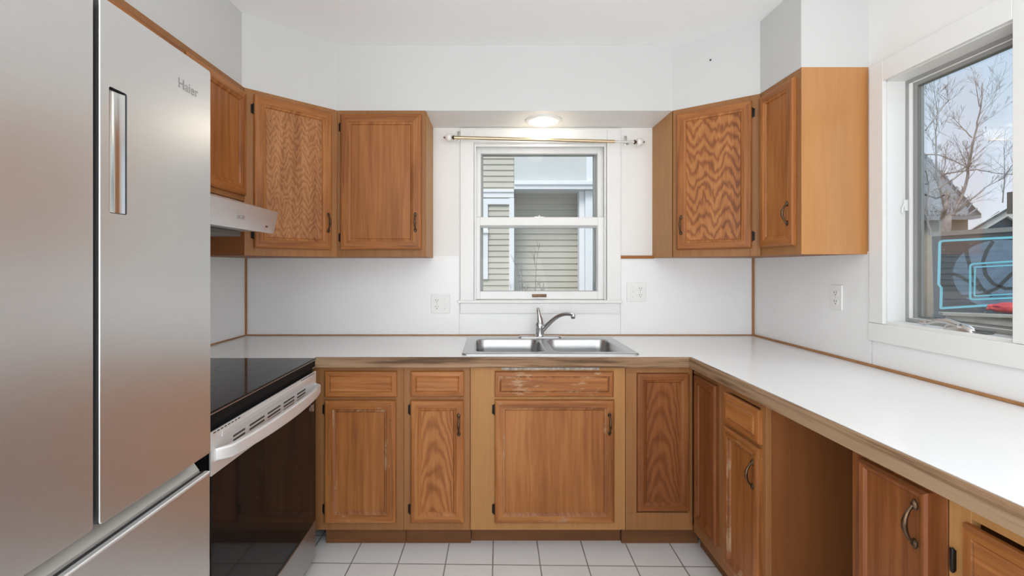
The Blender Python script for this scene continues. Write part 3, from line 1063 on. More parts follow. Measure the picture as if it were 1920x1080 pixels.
# right run (local +x runs towards the camera)
RR = -PI / 2
ya = 1.905
c5w = ya - 1.588
c5 = base_cabinet('base_cabinet', 'oak base cabinet right of the corner with a drawer over a door', (XF + 0.019, ya, 0), RR, c5w, 0.60, 0.07)
ffr(c5, c5w, [(0, 0.07), (c5w - 0.035, c5w)], [(0.07, c5w - 0.035, 0.0, 0.06), (0.07, c5w - 0.035, 0.595, 0.625), (0.07, c5w - 0.035, 0.735, HB)])
add_drawer(c5, 0.055, 0.296, 0.712, 0.832, -0.019, False)
add_door(c5, 0.055, 0.296, 0.150, 0.697, -0.019, 'oak_plain', True, (0.268, 0.597), (), fw=0.046)
# cabinet beyond the open appliance bay
yb = 1.208
c6w = 0.252
c6 = base_cabinet('base_cabinet', 'oak base cabinet past the open bay with one full-height door and a pull', (XF + 0.019, yb, 0), RR, c6w, 0.60, 0.07)
ffr(c6, c6w, [(0, 0.03), (c6w - 0.052, c6w)], [(0.03, c6w - 0.052, 0.0, 0.06), (0.03, c6w - 0.052, 0.735, HB)], 'deep')  # frame and door: darker oak partly paints in the shade under the worktop
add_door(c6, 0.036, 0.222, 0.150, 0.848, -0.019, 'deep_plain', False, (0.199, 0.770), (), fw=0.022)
yc = yb - c6w - 0.003
c7w = 0.60
c7 = base_cabinet('base_cabinet', 'oak drawer cabinet nearest the camera under the worktop, at the right edge', (XF + 0.019, yc, 0), RR, c7w, 0.60, 0.07)
ffr(c7, c7w, [(0, 0.045), (c7w - 0.045, c7w)], [(0.045, c7w - 0.045, 0.0, 0.06), (0.045, c7w - 0.045, 0.52, 0.55), (0.045, c7w - 0.045, 0.735, HB)], 'pale')
add_drawer(c7, 0.038, 0.578, 0.660, 0.826, -0.019, False)
add_drawer(c7, 0.038, 0.578, 0.400, 0.645, -0.019, False)
add_drawer(c7, 0.038, 0.578, 0.145, 0.385, -0.019, False)
add_hinge(c7, 0.016, -0.019, 0.735, -1)

# ------------------------------------------------------------------ wall cabinets
HU = ZU1 - ZU0
GU = 'oak wall cabinets'


def wall_cabinet(name, label, A, Bp, foot, zb, h, body='ply'):
    """A, Bp: face line ends seen left to right; foot: plan polygon behind the face in world xy"""
    d = Vector((Bp[0] - A[0], Bp[1] - A[1]))
    rz = math.atan2(d.y, d.x)
    r = tag(empty(name, (A[0], A[1], zb), rz), label, 'cabinet', GU)
    bm = bmesh.new()
    c, s = math.cos(-rz), math.sin(-rz)
    pts = [((p[0] - A[0]) * c - (p[1] - A[1]) * s, (p[0] - A[0]) * s + (p[1] - A[1]) * c) for p in foot]
    prism(bm, pts, 0, h)
    obj('body', bm, M[body], r)
    return r, d.length


t = 0.019
# back wall, left of the window
A, B_ = (-0.834, 2.505), (-0.358, 2.505)
u1, w = wall_cabinet('wall_cabinet', 'oak wall cabinet left of the sink window with one square door', A, B_,
                     [(-0.833, 2.505 + t), (-0.359, 2.505 + t), (-0.359, YB), (-0.833, YB)], ZU0, HU)
u1.location.y += t
u1.children[0].location.y -= t
face_frame(u1, w, HU, [(0, 0.035), (w - 0.03, w)], [(0.035, w - 0.03, 0, 0.05), (0.035, w - 0.03, HU - 0.05, HU)])
add_door(u1, 0.020, 0.456, 0.040, 0.770, -t, 'oak_plain', False, (0.424, 0.186), (0.700, 0.105), -1, fw=0.060)
obj('end_panel', Bx(w - 0.0005, w + 0.002, 0.002, 0.29, 0.0, HU), M['pale_v'], u1)

# left diagonal corner
A, B_ = (-1.166, 2.184), (-0.834, 2.505)
n = Vector((B_[1] - A[1], -(B_[0] - A[0]))).normalized() * -t     # into the cabinet


def inset(p): return (p[0] + n.x, p[1] + n.y)


u2, w = wall_cabinet('wall_cabinet', 'diagonal corner wall cabinet with a rippled-grain oak door behind the range hood', A, B_,
                     [inset(A), inset(B_), (-0.836, 2.53), (-0.836, YB), (XL, YB), (XL, 2.186), (-1.168, 2.186)], ZU0, HU)
face_frame(u2, w, HU, [(0, 0.042), (w - 0.042, w)], [(0.042, w - 0.042, 0, 0.05), (0.042, w - 0.042, HU - 0.05, HU)]).location.y = t
add_door(u2, 0.040, 0.424, 0.038, 0.768, 0, 'oak_burl', False, (0.402, 0.180), (0.700, 0.105), -1, fw=0.054)

# over the range
A, B_ = (-1.166, 1.30), (-1.166, 2.182)
zr = 1.640
u3, w = wall_cabinet('wall_cabinet', 'short oak wall cabinet above the range hood, partly hidden by the fridge', A, B_,
                     [(-1.166 - t, 1.30), (-1.166 - t, 2.182), (XL, 2.182), (XL, 1.30)], zr, ZU1 - zr)
h3 = ZU1 - zr
face_frame(u3, w, h3, [(0, 0.03), (w / 2 - 0.02, w / 2 + 0.02), (w - 0.02, w)],
           [(0.03, w / 2 - 0.02, 0, 0.04), (w / 2 + 0.02, w - 0.02, 0, 0.04), (0.03, w / 2 - 0.02, h3 - 0.04, h3), (w / 2 + 0.02, w - 0.02, h3 - 0.04, h3)]).location.y = t
add_door(u3, 0.45, w - 0.008, 0.024, h3 - 0.030, 0, 'oak_plain', False, None, (), fw=0.052)
add_door(u3, 0.015, 0.435, 0.024, h3 - 0.030, 0, 'oak_plain', False, None, (), fw=0.052)

# right diagonal corner
A, B_ = (0.980, 2.507), (1.312, 2.262)
n = Vector((B_[1] - A[1], -(B_[0] - A[0]))).normalized() * -t
u4, w = wall_cabinet('wall_cabinet', 'diagonal corner wall cabinet with bold chevron-grain door right of the window', A, B_,
                     [inset(A), inset(B_), (1.322, 2.264), (XR, 2.264), (XR, YB), (0.985, YB), (0.985, 2.53)], ZU0, HU)
face_frame(u4, w, HU, [(0, 0.035), (w - 0.045, w)], [(0.035, w - 0.045, 0, 0.05), (0.035, w - 0.045, HU - 0.05, HU)]).location.y = t
add_door(u4, 0.022, 0.376, 0.038, 0.764, 0, 'oak_chevron', False, (0.046, 0.168), (0.705, 0.098), 1, fw=0.050)
# honey-coloured end panel beside the window
ep = empty('end_panel_pivot', (0, 0, 0), 0, u4)
bm = bmesh.new()
box(bm, -0.003, 0.001, 0.012, 0.318, 0, HU)
o = obj('end_panel', bm, M['pale_v'], u4)
o.rotation_euler = (0, 0, -u4.rotation_euler.z)
bpy.data.objects.remove(ep)

# right wall unit
A, B_ = (1.312, 2.260), (1.312, 1.965)
u5, w = wall_cabinet('wall_cabinet', 'narrow oak wall cabinet nearest the casement window with a glossy honey side panel', A, B_,
                     [(1.312 + t, 2.260), (1.312 + t, 1.968), (XR, 1.968), (XR, 2.260)], ZU0, HU)
face_frame(u5, w, HU, [(0, 0.03), (w - 0.040, w)], [(0.03, w - 0.040, 0, 0.05), (0.03, w - 0.040, HU - 0.05, HU)]).location.y = t
add_door(u5, 0.014, 0.262, 0.040, 0.765, 0, 'oak_plain', False, (0.232, 0.180), (), fw=0.050)
obj('side_panel', Bx(w, w + 0.003, 0.0, XR - 1.313, 0, HU), M['side'], u5)

# ------------------------------------------------------------------ range hood
hd = tag(empty('range_hood', (XL, 1.30, 1.455)), 'stainless steel range hood under the short wall cabinet', 'range hood')
y0, y1 = 1.30, 2.062
bm = bmesh.new()
K = [(XL + 0.002, 1.636), (-1.166, 1.636), (-0.950, 1.572), (-0.972, 1.478), (-0.980, 1.478), (-0.985, 1.487), (XL + 0.002, 1.487)]
rings = [[Vector((x - XL, y - 1.30, z - 1.455)) for x, z in K] for y in (y0, y1)]
loft(bm, rings, smooth=False)
obj('hood_body', bm, M['hood_steel'], hd)
bm = bmesh.new()
box(bm, 0.02, 0.40, 0.03, 0.73, 0.008, 0.031, 0, 0.003)
obj('filter', bm, simple('greasy_filter', (0.20, 0.19, 0.16), 0.5, 0.6), hd)
# control pad on the sloping front
a = math.atan2(0.022, 0.094)
bm = bmesh.new()
for ins, dep in ((0, 0.0), (0.002, 0.0015)):
    pass
rr = rring(-0.032, 0.032, -0.010, 0.010, 0.006)
loft(bm, [[(0.0, u, v) for u, v in rr], [(0.0015, u * 0.97, v * 0.93) for u, v in rr]], smooth=False)
for k in (-1, 1):
    rr2 = rring(k * 0.015 - 0.011, k * 0.015 + 0.011, -0.006, 0.006, 0.003)
    loft(bm, [[(0.0012, u, v) for u, v in rr2], [(0.003, u * 0.99, v * 0.95) for u, v in rr2]], smooth=False, mi=1)
o = obj('switch', bm, [M['gray_track'], M['nickel']], hd, (-0.9625 - XL + 0.0002, 1.775 - 1.30, 1.522 - 1.455), (0, a, 0))
bm = bmesh.new()
box(bm, 0, 0.0012, -0.014, 0.014, -0.004, 0.004, 0, 0.0004, 1)
obj('badge', bm, M['chrome'], hd, (-0.9665 - XL + 0.0002, 1.985 - 1.30, 1.503 - 1.455), (0, a, 0))

# ------------------------------------------------------------------ range / oven
SXF = -0.785
st = tag(empty('range', (-1.14, 1.675, 0)), 'black and stainless steel electric range with a glass cooktop', 'stove')
st_o = Vector((-1.14, 1.675, 0))


def sb(bm, x0, x1, y0, y1, z0, z1, mi=0, bev=0.0, seg=2):
    box(bm, x0 - st_o.x, x1 - st_o.x, y0 - st_o.y, y1 - st_o.y, z0, z1, mi, bev, seg)


ys0, ys1 = 1.288, 2.064
bm = bmesh.new()
sb(bm, -1.46, SXF - 0.012, ys0 + 0.004, ys1 - 0.004, 0.03, 0.895)
obj('body', bm, M['black_enamel'], st)
bm = bmesh.new()
sb(bm, -1.465, SXF + 0.002, ys0, ys1, 0.916, 0.925, 0, 0.002)
ckt = obj('cooktop', bm, M['cooktop'], st)
M['burner'] = simple('burner_print', (0.05, 0.05, 0.05), 0.3)
for (cx, cy, r) in ((-1.00, 1.49, 0.10), (-1.02, 1.87, 0.085), (-1.28, 1.48, 0.075), (-1.28, 1.86, 0.10)):
    bm = bmesh.new()
    n_ = 48
    ro, ri = r, r - 0.0015
    vo = [bm.verts.new((cx - st_o.x + ro * math.cos(2 * PI * k / n_), cy - st_o.y + ro * math.sin(2 * PI * k / n_), 0.9253)) for k in range(n_)]
    vi = [bm.verts.new((cx - st_o.x + ri * math.cos(2 * PI * k / n_), cy - st_o.y + ri * math.sin(2 * PI * k / n_), 0.9253)) for k in range(n_)]
    for k in range(n_): bm.faces.new((vo[k], vo[(k + 1) % n_], vi[(k + 1) % n_], vi[k]))
    obj('burner_mark', bm, M['burner'], ckt)
bm = bmesh.new()
sb(bm, -1.465, SXF - 0.001, ys0 + 0.001, ys1 - 0.001, 0.886, 0.9155, 0, 0.002)
obj('cooktop_rim', bm, M['black_enamel'], st)
# thin light edge of the glass
bm = bmesh.new()
sb(bm, SXF + 0.0015, SXF + 0.0035, ys0 + 0.002, ys1 - 0.002, 0.9165, 0.9195, 0, 0.0005, 1)
obj('cooktop_edge', bm, M['nickel'], st)
# steel band of the door
od = empty('oven_door', (0, 0, 0), 0, st)
bm = bmesh.new()
sb(bm, SXF - 0.003, SXF + 0.004, ys0 + 0.002, ys1 - 0.002, 0.745, 0.868, 0, 0.002)
sb(bm, SXF + 0.004, SXF + 0.008, ys0 + 0.05, ys1 - 0.05, 0.838, 0.858, 0, 0.002)
obj('door_band', bm, M['stove_steel'], od)
bm = bmesh.new()
segs = [(1.40, 1.475), (1.495, 1.60), (1.615, 1.72), (1.74, 1.84), (1.86, 1.95)]
for zc in (0.818, 0.805, 0.792):
    for a_, b_ in segs:
        if zc < 0.80 and b_ < 1.5: continue
        sb(bm, SXF + 0.0035, SXF + 0.0048, a_, b_ - 0.008, zc - 0.0032, zc + 0.0032, 0, 0.0004, 1)
obj('vent_slots', bm, M['slot'], od)
bm = bmesh.new()   # small vent row at the top edge
for k in range(8):
    sb(bm, SXF + 0.0036, SXF + 0.0046, 1.30 + k * 0.018, 1.312 + k * 0.018, 0.8615, 0.865)
obj('vent_slots', bm, M['slot'], od)
bm = bmesh.new()
for k in range(8):
    sb(bm, SXF + 0.0036, SXF + 0.0046, 1.90 + k * 0.018, 1.912 + k * 0.018, 0.8615, 0.865)
obj('vent_slots', bm, M['slot'], od)
bm = bmesh.new()
sb(bm, SXF - 0.03, SXF + 0.003, ys0 + 0.002, ys1 - 0.002, 0.205, 0.7445, 0, 0.003)
obj('door_glass', bm, M['oven_glass'], od)
# bowed handle
bm = bmesh.new()
rings = []
n_ = 28
for i in range(n_ + 1):
    u = i / n_
    y = ys0 + 0.018 + (ys1 - ys0 - 0.034) * u
    s_ = math.sin(PI * u)
    bow = 0.010 + 0.052 * (s_ ** 0.55)
    zc = 0.800 + 0.008 * s_
    hh = 0.018 + 0.005 * s_
    th = 0.010
    x = SXF + 0.004 + bow
    if i in (0, n_):
        x = SXF + 0.004
    pr = rring(-th, th, -hh, hh, 0.007, 4)
    rings.append([(x - st_o.x + a_ * (1 if 0 < i < n_ else 0.4), y - st_o.y, zc + b_) for a_, b_ in pr])
loft(bm, rings)
obj('oven_handle', bm, M['stove_steel'], od, smooth=True)
bm = bmesh.new()
lathe(bm, [(0.011, 0), (0.011, 0.0015), (0.009, 0.003), (0.0001, 0.003)], 'x', (SXF + 0.003 - st_o.x, 2.000 - st_o.y, 0.716), 20)
sb(bm, SXF + 0.0045, SXF + 0.007, 2.009, 2.026, 0.700, 0.732, 0, 0.002)
obj('badge', bm, M['chrome'], od, smooth=True)
bm = bmesh.new()
sb(bm, SXF - 0.03, SXF + 0.002, ys0 + 0.002, ys1 - 0.002, 0.045, 0.200, 0, 0.004)
obj('drawer', bm, steel('range_drawer_steel', (0.50, 0.50, 0.50), 0.34), st)
for cx in (-1.40, -0.86):
    for cy in (ys0 + 0.06, ys1 - 0.06):
        bm = bmesh.new()
        lathe(bm, [(0.018, 0.0), (0.018, 0.012), (0.009, 0.013), (0.009, 0.032)], 'z', (cx - st_o.x, cy - st_o.y, 0), 14)
        obj('foot', bm, M['black_enamel'], st)

# ------------------------------------------------------------------ fridge
FXF = -0.667
fr = tag(empty('refrigerator', (-1.05, 0.78, 0)), 'large stainless steel French-door refrigerator on the left', 'refrigerator')
fo = Vector((-1.05, 0.78, 0))
fy0, fs, fy1 = 0.462, 0.7805, 1.100
ft = 1.793


def fb(bm, x0, x1, y0, y1, z0, z1, mi=0, bev=0.0, seg=2):
    box(bm, x0 - fo.x, x1 - fo.x, y0 - fo.y, y1 - fo.y, z0, z1, mi, bev, seg)


bm = bmesh.new()
fb(bm, -1.40, -0.742, fy0 + 0.004, fy1 - 0.004, 0.03, ft - 0.012, 0, 0.004)
obj('body', bm, M['dark_body'], fr)
bm = bmesh.new()
fb(bm, -0.742, -0.712, fy0 + 0.004, fy1 - 0.001, 0.840, 0.888, 0, 0.001)
loft(bm, [[(x - fo.x, y - fo.y, z) for x, z in ((-0.712, 0.887), (-0.712, 0.8472), (-0.686, 0.8472), (-0.687, 0.853))] for y in (fy0 + 0.004, fy1 - 0.012)], smooth=False)
obj('handle_recess', bm, M['fridge_trim'], fr)


def fdoor(y0, y1, pocket=None):
    """door slab with eased edges; optional pocket cut in the front"""
    bm = bmesh.new()
    z0, z1 = 0.889, ft
    xb, xf = -0.738, FXF
    e = 0.0018
    outer = rring(y0, y1, z0, z1, 0.006, 3)

    def ring(dx, ins):
        k = rring(y0 + ins, y1 - ins, z0 + ins, z1 - ins, max(0.0015, 0.006 - ins * 0.5), 3)
        return [bm.verts.new((dx - fo.x, p[0] - fo.y, p[1])) for p in k]
    rs = [ring(xb, 0), ring(xf - e, 0), ring(xf - e * 0.3, e * 0.3), ring(xf, e)]
    n_ = len(rs[0])
    bm.faces.new(rs[0][::-1])
    for q, (a, b_) in enumerate(zip(rs, rs[1:])):
        for k in range(n_):
            f = bm.faces.new((a[k], a[(k + 1) % n_], b_[(k + 1) % n_], b_[k]))
            f.smooth = True
            f.material_index = 1 if q == 0 else 0
    if not pocket:
        bm.faces.new(rs[-1])
    else:
        p = rring(*pocket, 0.004, 3)
        pv = [bm.verts.new((xf - fo.x, a - fo.y, b_)) for a, b_ in p]
        # strips between outer ring and the pocket: same point count, so bridge them
        for k in range(n_):
            bm.faces.new((rs[-1][k], rs[-1][(k + 1) % n_], pv[(k + 1) % n_], pv[k]))
        back = [bm.verts.new((xf - 0.030 - fo.x, a - fo.y, b_)) for a, b_ in p]
        for k in range(n_):
            bm.faces.new((pv[k], pv[(k + 1) % n_], back[(k + 1) % n_], back[k])).material_index = 1
        bm.faces.new(back).material_index = 1
    return bm


d1 = obj('door', fdoor(fy0, fs - 0.004), [M['fridge'], M['dark_body']], fr)
pk = (0.8075, 0.8475, 1.424, 1.645)
d2 = obj('door', fdoor(fs + 0.008, fy1, pk), [M['fridge'], M['dark_body']], fr)
# curved polished insert in the grip pocket
bm = bmesh.new()
rows = []
for i in range(13):
    v = i / 12
    a_ = pk[0] + 0.0012 + (pk[1] - pk[0] - 0.0024) * v
    dep = 0.0025 + 0.0035 * math.sin(PI * v)
    rows.append([(FXF - dep - fo.x, a_ - fo.y, pk[2] + 0.002), (FXF - dep - fo.x, a_ - fo.y, pk[3] - 0.003)])
vv = [[bm.verts.new(p) for p in r] for r in rows]
vb = [[bm.verts.new((p[0] - 0.002, p[1], p[2])) for p in r] for r in rows]
for g in (vv, vb):
    for a, b_ in zip(g, g[1:]):
        bm.faces.new((a[0], b_[0], b_[1], a[1])).smooth = True
obj('grip_pocket', bm, M['mirror'], d2)
# maker's name in raised grey letters
cu = bpy.data.curves.new('lettering', 'FONT')
cu.body = 'Haier'
cu.size = 0.030
cu.extrude = 0.0004
cu.align_x = 'CENTER'
tmp = bpy.data.objects.new('tmp', cu)
C.objects.link(tmp)
dg = bpy.context.evaluated_depsgraph_get()
me = bpy.data.meshes.new_from_object(tmp.evaluated_get(dg))
bpy.data.objects.remove(tmp)
me.materials.append(simple('grey_lettering', (0.36, 0.355, 0.345), 0.35, 0.8))
lt = bpy.data.objects.new('lettering', me)
C.objects.link(lt)
lt.parent = d2
lt.location = (FXF + 0.0005 - fo.x, 1.018 - fo.y, 1.713)
lt.rotation_euler = (PI / 2, 0, PI / 2)
# freezer drawer
bm = bmesh.new()
fb(bm, -0.738, FXF, fy0, fy1, 0.06, 0.846, 0, 0.005)
dr = obj('drawer', bm, M['fridge'], fr)
bm = bmesh.new()
fb(bm, FXF - 0.012, FXF + 0.0006, fy0 + 0.004, fy1 - 0.002, 0.8425, 0.8475, 0, 0.0015, 1)
obj('drawer_lip', bm, M['stove_steel'], dr)
bm = bmesh.new()
fb(bm, -0.6855, FXF - 0.0125, fy0 + 0.004, fy1 - 0.002, 0.8462, 0.8467)
obj('groove', bm, M['dark_body'], dr)
for cx in (-1.35, -0.80):
    for cy in (fy0 + 0.05, fy1 - 0.05):
        bm = bmesh.new()
        lathe(bm, [(0.02, 0.0), (0.02, 0.03)], 'z', (cx - fo.x, cy - fo.y, 0), 14)
        obj('foot', bm, M['black_enamel'], fr)

# ------------------------------------------------------------------ sink
sk = tag(empty('sink', (0, 0, 0.914)), 'double-bowl stainless steel drop-in sink under the window', 'sink')
bowls = [(-0.090, 0.268, 2.232, 2.640), (0.302, 0.652, 2.232, 2.640)]
bm = bmesh.new()
loops_top = [rring(SX0, SX1, SY0, SY1, 0.022, 5)] + [rring(*b_, 0.055, 6) for b_ in bowls]
edges = []
vl = []
for lp in loops_top:
    vs = [bm.verts.new((p[0], p[1], 0.0075)) for p in lp]
    vl.append(vs)
    for i in range(len(vs)): edges.append(bm.edges.new((vs[i], vs[(i + 1) % len(vs)])))
bmesh.ops.triangle_fill(bm, edges=edges, use_beauty=True)
# rolled outer rim
n_ = len(vl[0])
prev = vl[0]
for ins, z in ((-0.003, 0.0070), (-0.006, 0.0040), (-0.0065, 0.0006)):
    rr = rring(SX0 + ins, SX1 - ins, SY0 + ins, SY1 - ins, 0.022 - ins, 5)
    cur = [bm.verts.new((p[0], p[1], z)) for p in rr]
    for k in range(n_): bm.faces.new((prev[k], prev[(k + 1) % n_], cur[(k + 1) % n_], cur[k])).smooth = True
    prev = cur
for bi, b_ in enumerate(bowls):
    prev = vl[1 + bi]
    n_ = len(prev)
    for ins, z, r in ((0.003, 0.0055, 0.053), (0.006, 0.0, 0.052), (0.009, -0.05, 0.055), (0.014, -0.130, 0.060), (0.022, -0.155, 0.062), (0.045, -0.168, 0.060), (0.12, -0.172, 0.04)):
        rr = rring(b_[0] + ins, b_[1] - ins, b_[2] + ins, b_[3] - ins, r, 6)
        cur = [bm.verts.new((p[0], p[1], z)) for p in rr]
        for k in range(n_): bm.faces.new((prev[k], prev[(k + 1) % n_], cur[(k + 1) % n_], cur[k])).smooth = True
        prev = cur
    bm.faces.new(prev)
obj('basin', bm, M['sink_steel'], sk)
for b_ in bowls:
    bm = bmesh.new()
    lathe(bm, [(0.044, -0.172), (0.044, -0.169), (0.036, -0.168), (0.030, -0.171), (0.0001, -0.1715)], 'z', ((b_[0] + b_[1]) / 2, (b_[2] + b_[3]) / 2, 0), 24)
    obj('drain', bm, M['chrome'], sk, smooth=True)

# ------------------------------------------------------------------ faucet
fx, fyy = 0.279, 2.690
fc = tag(empty('faucet', (fx, fyy, 0.9215)), 'chrome single-lever kitchen faucet with its spout swung to the right', 'faucet')
bm = bmesh.new()
r0 = [(p[0], p[1]) for p in rring(-0.128, 0.128, -0.026, 0.026, 0.025, 6)]
loft(bm, [[(a_, b_, 0.0) for a_, b_ in r0], [(a_ * 0.99, b_ * 0.96, 0.004) for a_, b_ in r0], [(a_ * 0.93, b_ * 0.8, 0.009) for a_, b_ in r0]])
obj('base_plate', bm, M['chrome'], fc, smooth=True)
bm = bmesh.new()
lathe(bm, [(0.029, 0.008), (0.027, 0.014), (0.0265, 0.020), (0.0255, 0.055), (0.0265, 0.072), (0.0255, 0.078), (0.018, 0.090), (0.0001, 0.096)], 'z', (0, 0, 0), 28)
obj('body', bm, M['chrome'], fc, smooth=True)
bm = bmesh.new()
sp, sr = [], []
P0, P1, P2, P3 = Vector((0.012, -0.004, 0.038)), Vector((0.075, -0.03, 0.115)), Vector((0.115, -0.06, 0.158)), Vector((0.176, -0.10, 0.140))
for i in range(19):
    u = i / 18
    sp.append((1 - u) ** 3 * P0 + 3 * (1 - u) ** 2 * u * P1 + 3 * (1 - u) * u * u * P2 + u ** 3 * P3)
    sr.append(0.0135 - 0.0045 * u)
tube(bm, sp, sr, 16)
d_ = P3
lathe(bm, [(0.0115, 0.006), (0.0125, 0.0), (0.0125, -0.016), (0.010, -0.020), (0.0001, -0.020)], 'z', (d_.x, d_.y, d_.z), 20)
obj('spout', bm, M['chrome'], fc, smooth=True)
bm = bmesh.new()
hp = [(0.002, 0.0, 0.084), (0.0, 0.004, 0.104), (-0.004, 0.010, 0.130), (-0.008, 0.016, 0.158), (-0.009, 0.018, 0.170)]
tube(bm, hp, [(0.020, 0.020), (0.018, 0.019), (0.012, 0.015), (0.010, 0.0145), (0.006, 0.010)], 14)
obj('lever', bm, M['chrome'], fc, smooth=True)

# ------------------------------------------------------------------ outlets


def outlet_plate(name, label, loc, rz, double, order=('r', 's'), group='wall outlets'):
    r = tag(empty(name, loc, rz), label, 'outlet', group)
    w = 0.118 if double else 0.072
    h = 0.116
    bm = bmesh.new()
    rr = rring(-w / 2, w / 2, -h / 2, h / 2, 0.004, 3)
    loft(bm, [[(a_, 0, b_) for a_, b_ in rr], [(a_, -0.003, b_) for a_, b_ in rr], [(a_ * 0.965, -0.0055, b_ * 0.965) for a_, b_ in rr]], smooth=False)
    obj('cover_plate', bm, M['plastic'], r)
    for i, kind in enumerate(order if double else ('r',)):
        cx = (-0.023 + 0.046 * i) if double else 0
        if kind == 'r':
            for s in (-1, 1):
                bm = bmesh.new()
                cz = s * 0.020
                rr = rring(-0.017, 0.017, -0.0145, 0.0145, 0.012, 5)
                loft(bm, [[(cx + a_, -0.0053, cz + b_) for a_, b_ in rr], [(cx + a_ * 0.96, -0.0072, cz + b_ * 0.96) for a_, b_ in rr]], smooth=False)
                rc = obj('receptacle', bm, M['plastic'], r)
                bm = bmesh.new()
                box(bm, cx - 0.0078, cx - 0.0052, -0.0076, -0.0070, cz - 0.0015, cz + 0.0085)
                box(bm, cx + 0.0052, cx + 0.0078, -0.0076, -0.0070, cz - 0.0005, cz + 0.0075)
                lathe(bm, [(0.0028, -0.0070), (0.0028, -0.0076)], 'y', (cx, 0, cz - 0.0085), 10)
                obj('slots', bm, M['slot'], rc)
            bm = bmesh.new()
            lathe(bm, [(0.0028, -0.0052), (0.0024, -0.0066), (0.0001, -0.0068)], 'y', (cx, 0, 0), 10)
            obj('screw', bm, M['nickel'], r)
        else:
            bm = bmesh.new()
            box(bm, cx - 0.005, cx + 0.005, -0.0062, -0.0053, -0.012, 0.012)
            box(bm, cx - 0.0035, cx + 0.0035, -0.016, -0.0060, -0.002, 0.008, 0, 0.001)
            obj('toggle', bm, M['plastic'], r)
            for s in (-1, 1):
                bm = bmesh.new()
                lathe(bm, [(0.0028, -0.0052), (0.0024, -0.0066), (0.0001, -0.0068)], 'y', (cx, 0, s * 0.030), 10)
                obj('screw', bm, M['nickel'], r)
    return r


outlet_plate('outlet', 'white double outlet and switch plate left of the sink window', (-0.310, YB - 0.0052, 1.107), 0, True)
outlet_plate('outlet', 'white double outlet and switch plate right of the sink window', (0.878, YB - 0.0052, 1.178), 0, True, ('s', 'r'))
outlet_plate('outlet', 'white single outlet on the right wall near the casement window', (XR - 0.0052, 2.135, 1.190), -PI / 2, False)

# ------------------------------------------------------------------ curtain rod
rod = tag(empty('curtain_rod', (0.298, 2.745, 2.09)), 'thin brass curtain rod with white porcelain knobs above the sink window', 'curtain rod')
za, zb_ = 0.007, -0.020
xa, xb = -0.520, 0.545
bm = bmesh.new()
tube(bm, [(xa, 0, za), (0.43, 0, zb_ + 0.003)], 0.0095, 14)
obj('rod', bm, M['brass'], rod, smooth=True)
bm = bmesh.new()
tube(bm, [(0.43, 0, zb_ + 0.003), (xb, 0, zb_)], 0.0065, 12)
obj('inner_rod', bm, simple('white_inner_rod', (0.72, 0.70, 0.66), 0.35, 0.4), rod, smooth=True)
for s, x, z in ((-1, xa, za), (1, xb, zb_)):
    bm = bmesh.new()
    lathe(bm, [(0.0001, 0), (0.013, s * 0.001), (0.013, s * 0.005), (0.008, s * 0.009), (0.0075, s * 0.014)], 'x', (x, 0, z), 20)
    obj('collar', bm, M['bronze'], rod, smooth=True)
    bm = bmesh.new()
    lathe(bm, [(0.008, s * 0.014), (0.018, s * 0.018), (0.0235, s * 0.030), (0.022, s * 0.042), (0.013, s * 0.052), (0.006, s * 0.055), (0.0001, s * 0.0555)], 'x', (x, 0, z), 24)
    kn = obj('finial', bm, M['porcelain'], rod, smooth=True)
    bm = bmesh.new()
    lathe(bm, [(0.0060, s * 0.0545), (0.0055, s * 0.060), (0.0001, s * 0.064)], 'x', (x, 0, z), 12)
    obj('finial_tip', bm, M['bronze'], kn, smooth=True)
    bm = bmesh.new()
    bx = x - s * 0.022 if s < 0 else x - 0.035
    box(bm, bx - 0.007, bx + 0.007, 0.052, 0.0545, z - 0.006, z + 0.052, 0, 0.001)
    tube(bm, [(bx, 0.053, z + 0.012), (bx, 0.026, z + 0.010), (bx, 0.004, z - 0.011)], 0.0045, 8)
    obj('bracket', bm, M['nickel'], rod, smooth=True)

# ------------------------------------------------------------------ soffit lamp
lp = tag(empty('ceiling_lamp', (0.298, 2.672, ZS)), 'lit round recessed lamp in the soffit above the sink window', 'ceiling lamp')
bm = bmesh.new()
lathe(bm, [(0.104, 0.0), (0.104, -0.004), (0.096, -0.009), (0.084, -0.010), (0.080, -0.006), (0.079, 0.0)], 'z', (0, 0, 0), 48)
obj('trim_ring', bm, M['trim'], lp, smooth=True)
bm = bmesh.new()
lathe(bm, [(0.079, -0.0004), (0.079, -0.0015)], 'z', (0, 0, 0), 48)
obj('reflector', bm, M['nickel'], lp, smooth=True)
bm = bmesh.new()
prof = [(0.052 * math.cos(a_ * PI / 16), -0.004 - 0.030 * math.sin(a_ * PI / 16)) for a_ in range(0, 8)] + [(0.0001, -0.034)]
lathe(bm, prof, 'z', (0, 0, 0), 36)
obj('bulb', bm, M['bulb'], lp, smooth='all')
pl = bpy.data.lights.new('bulb_light', 'POINT')
pl.energy = 0.6
pl.color = (1.0, 0.86, 0.68)
pl.shadow_soft_size = 0.05
plo = bpy.data.objects.new('bulb_light', pl)
C.objects.link(plo)
plo.location = (0.298, 2.672, ZS - 0.09)

# screw left in the soffit
bm = bmesh.new()
lathe(bm, [(0.005, 0.0), (0.0045, -0.004), (0.002, -0.006), (0.0001, -0.006)], 'y', (0, 0, 0), 12)
tag(obj('screw', bm, M['slot'], None, (1.131, 2.3955, 2.400), (0, 0, math.atan2(-0.246, 0.331))), 'small dark screw left in the white soffit above the chevron-grain cabinet', 'screw')

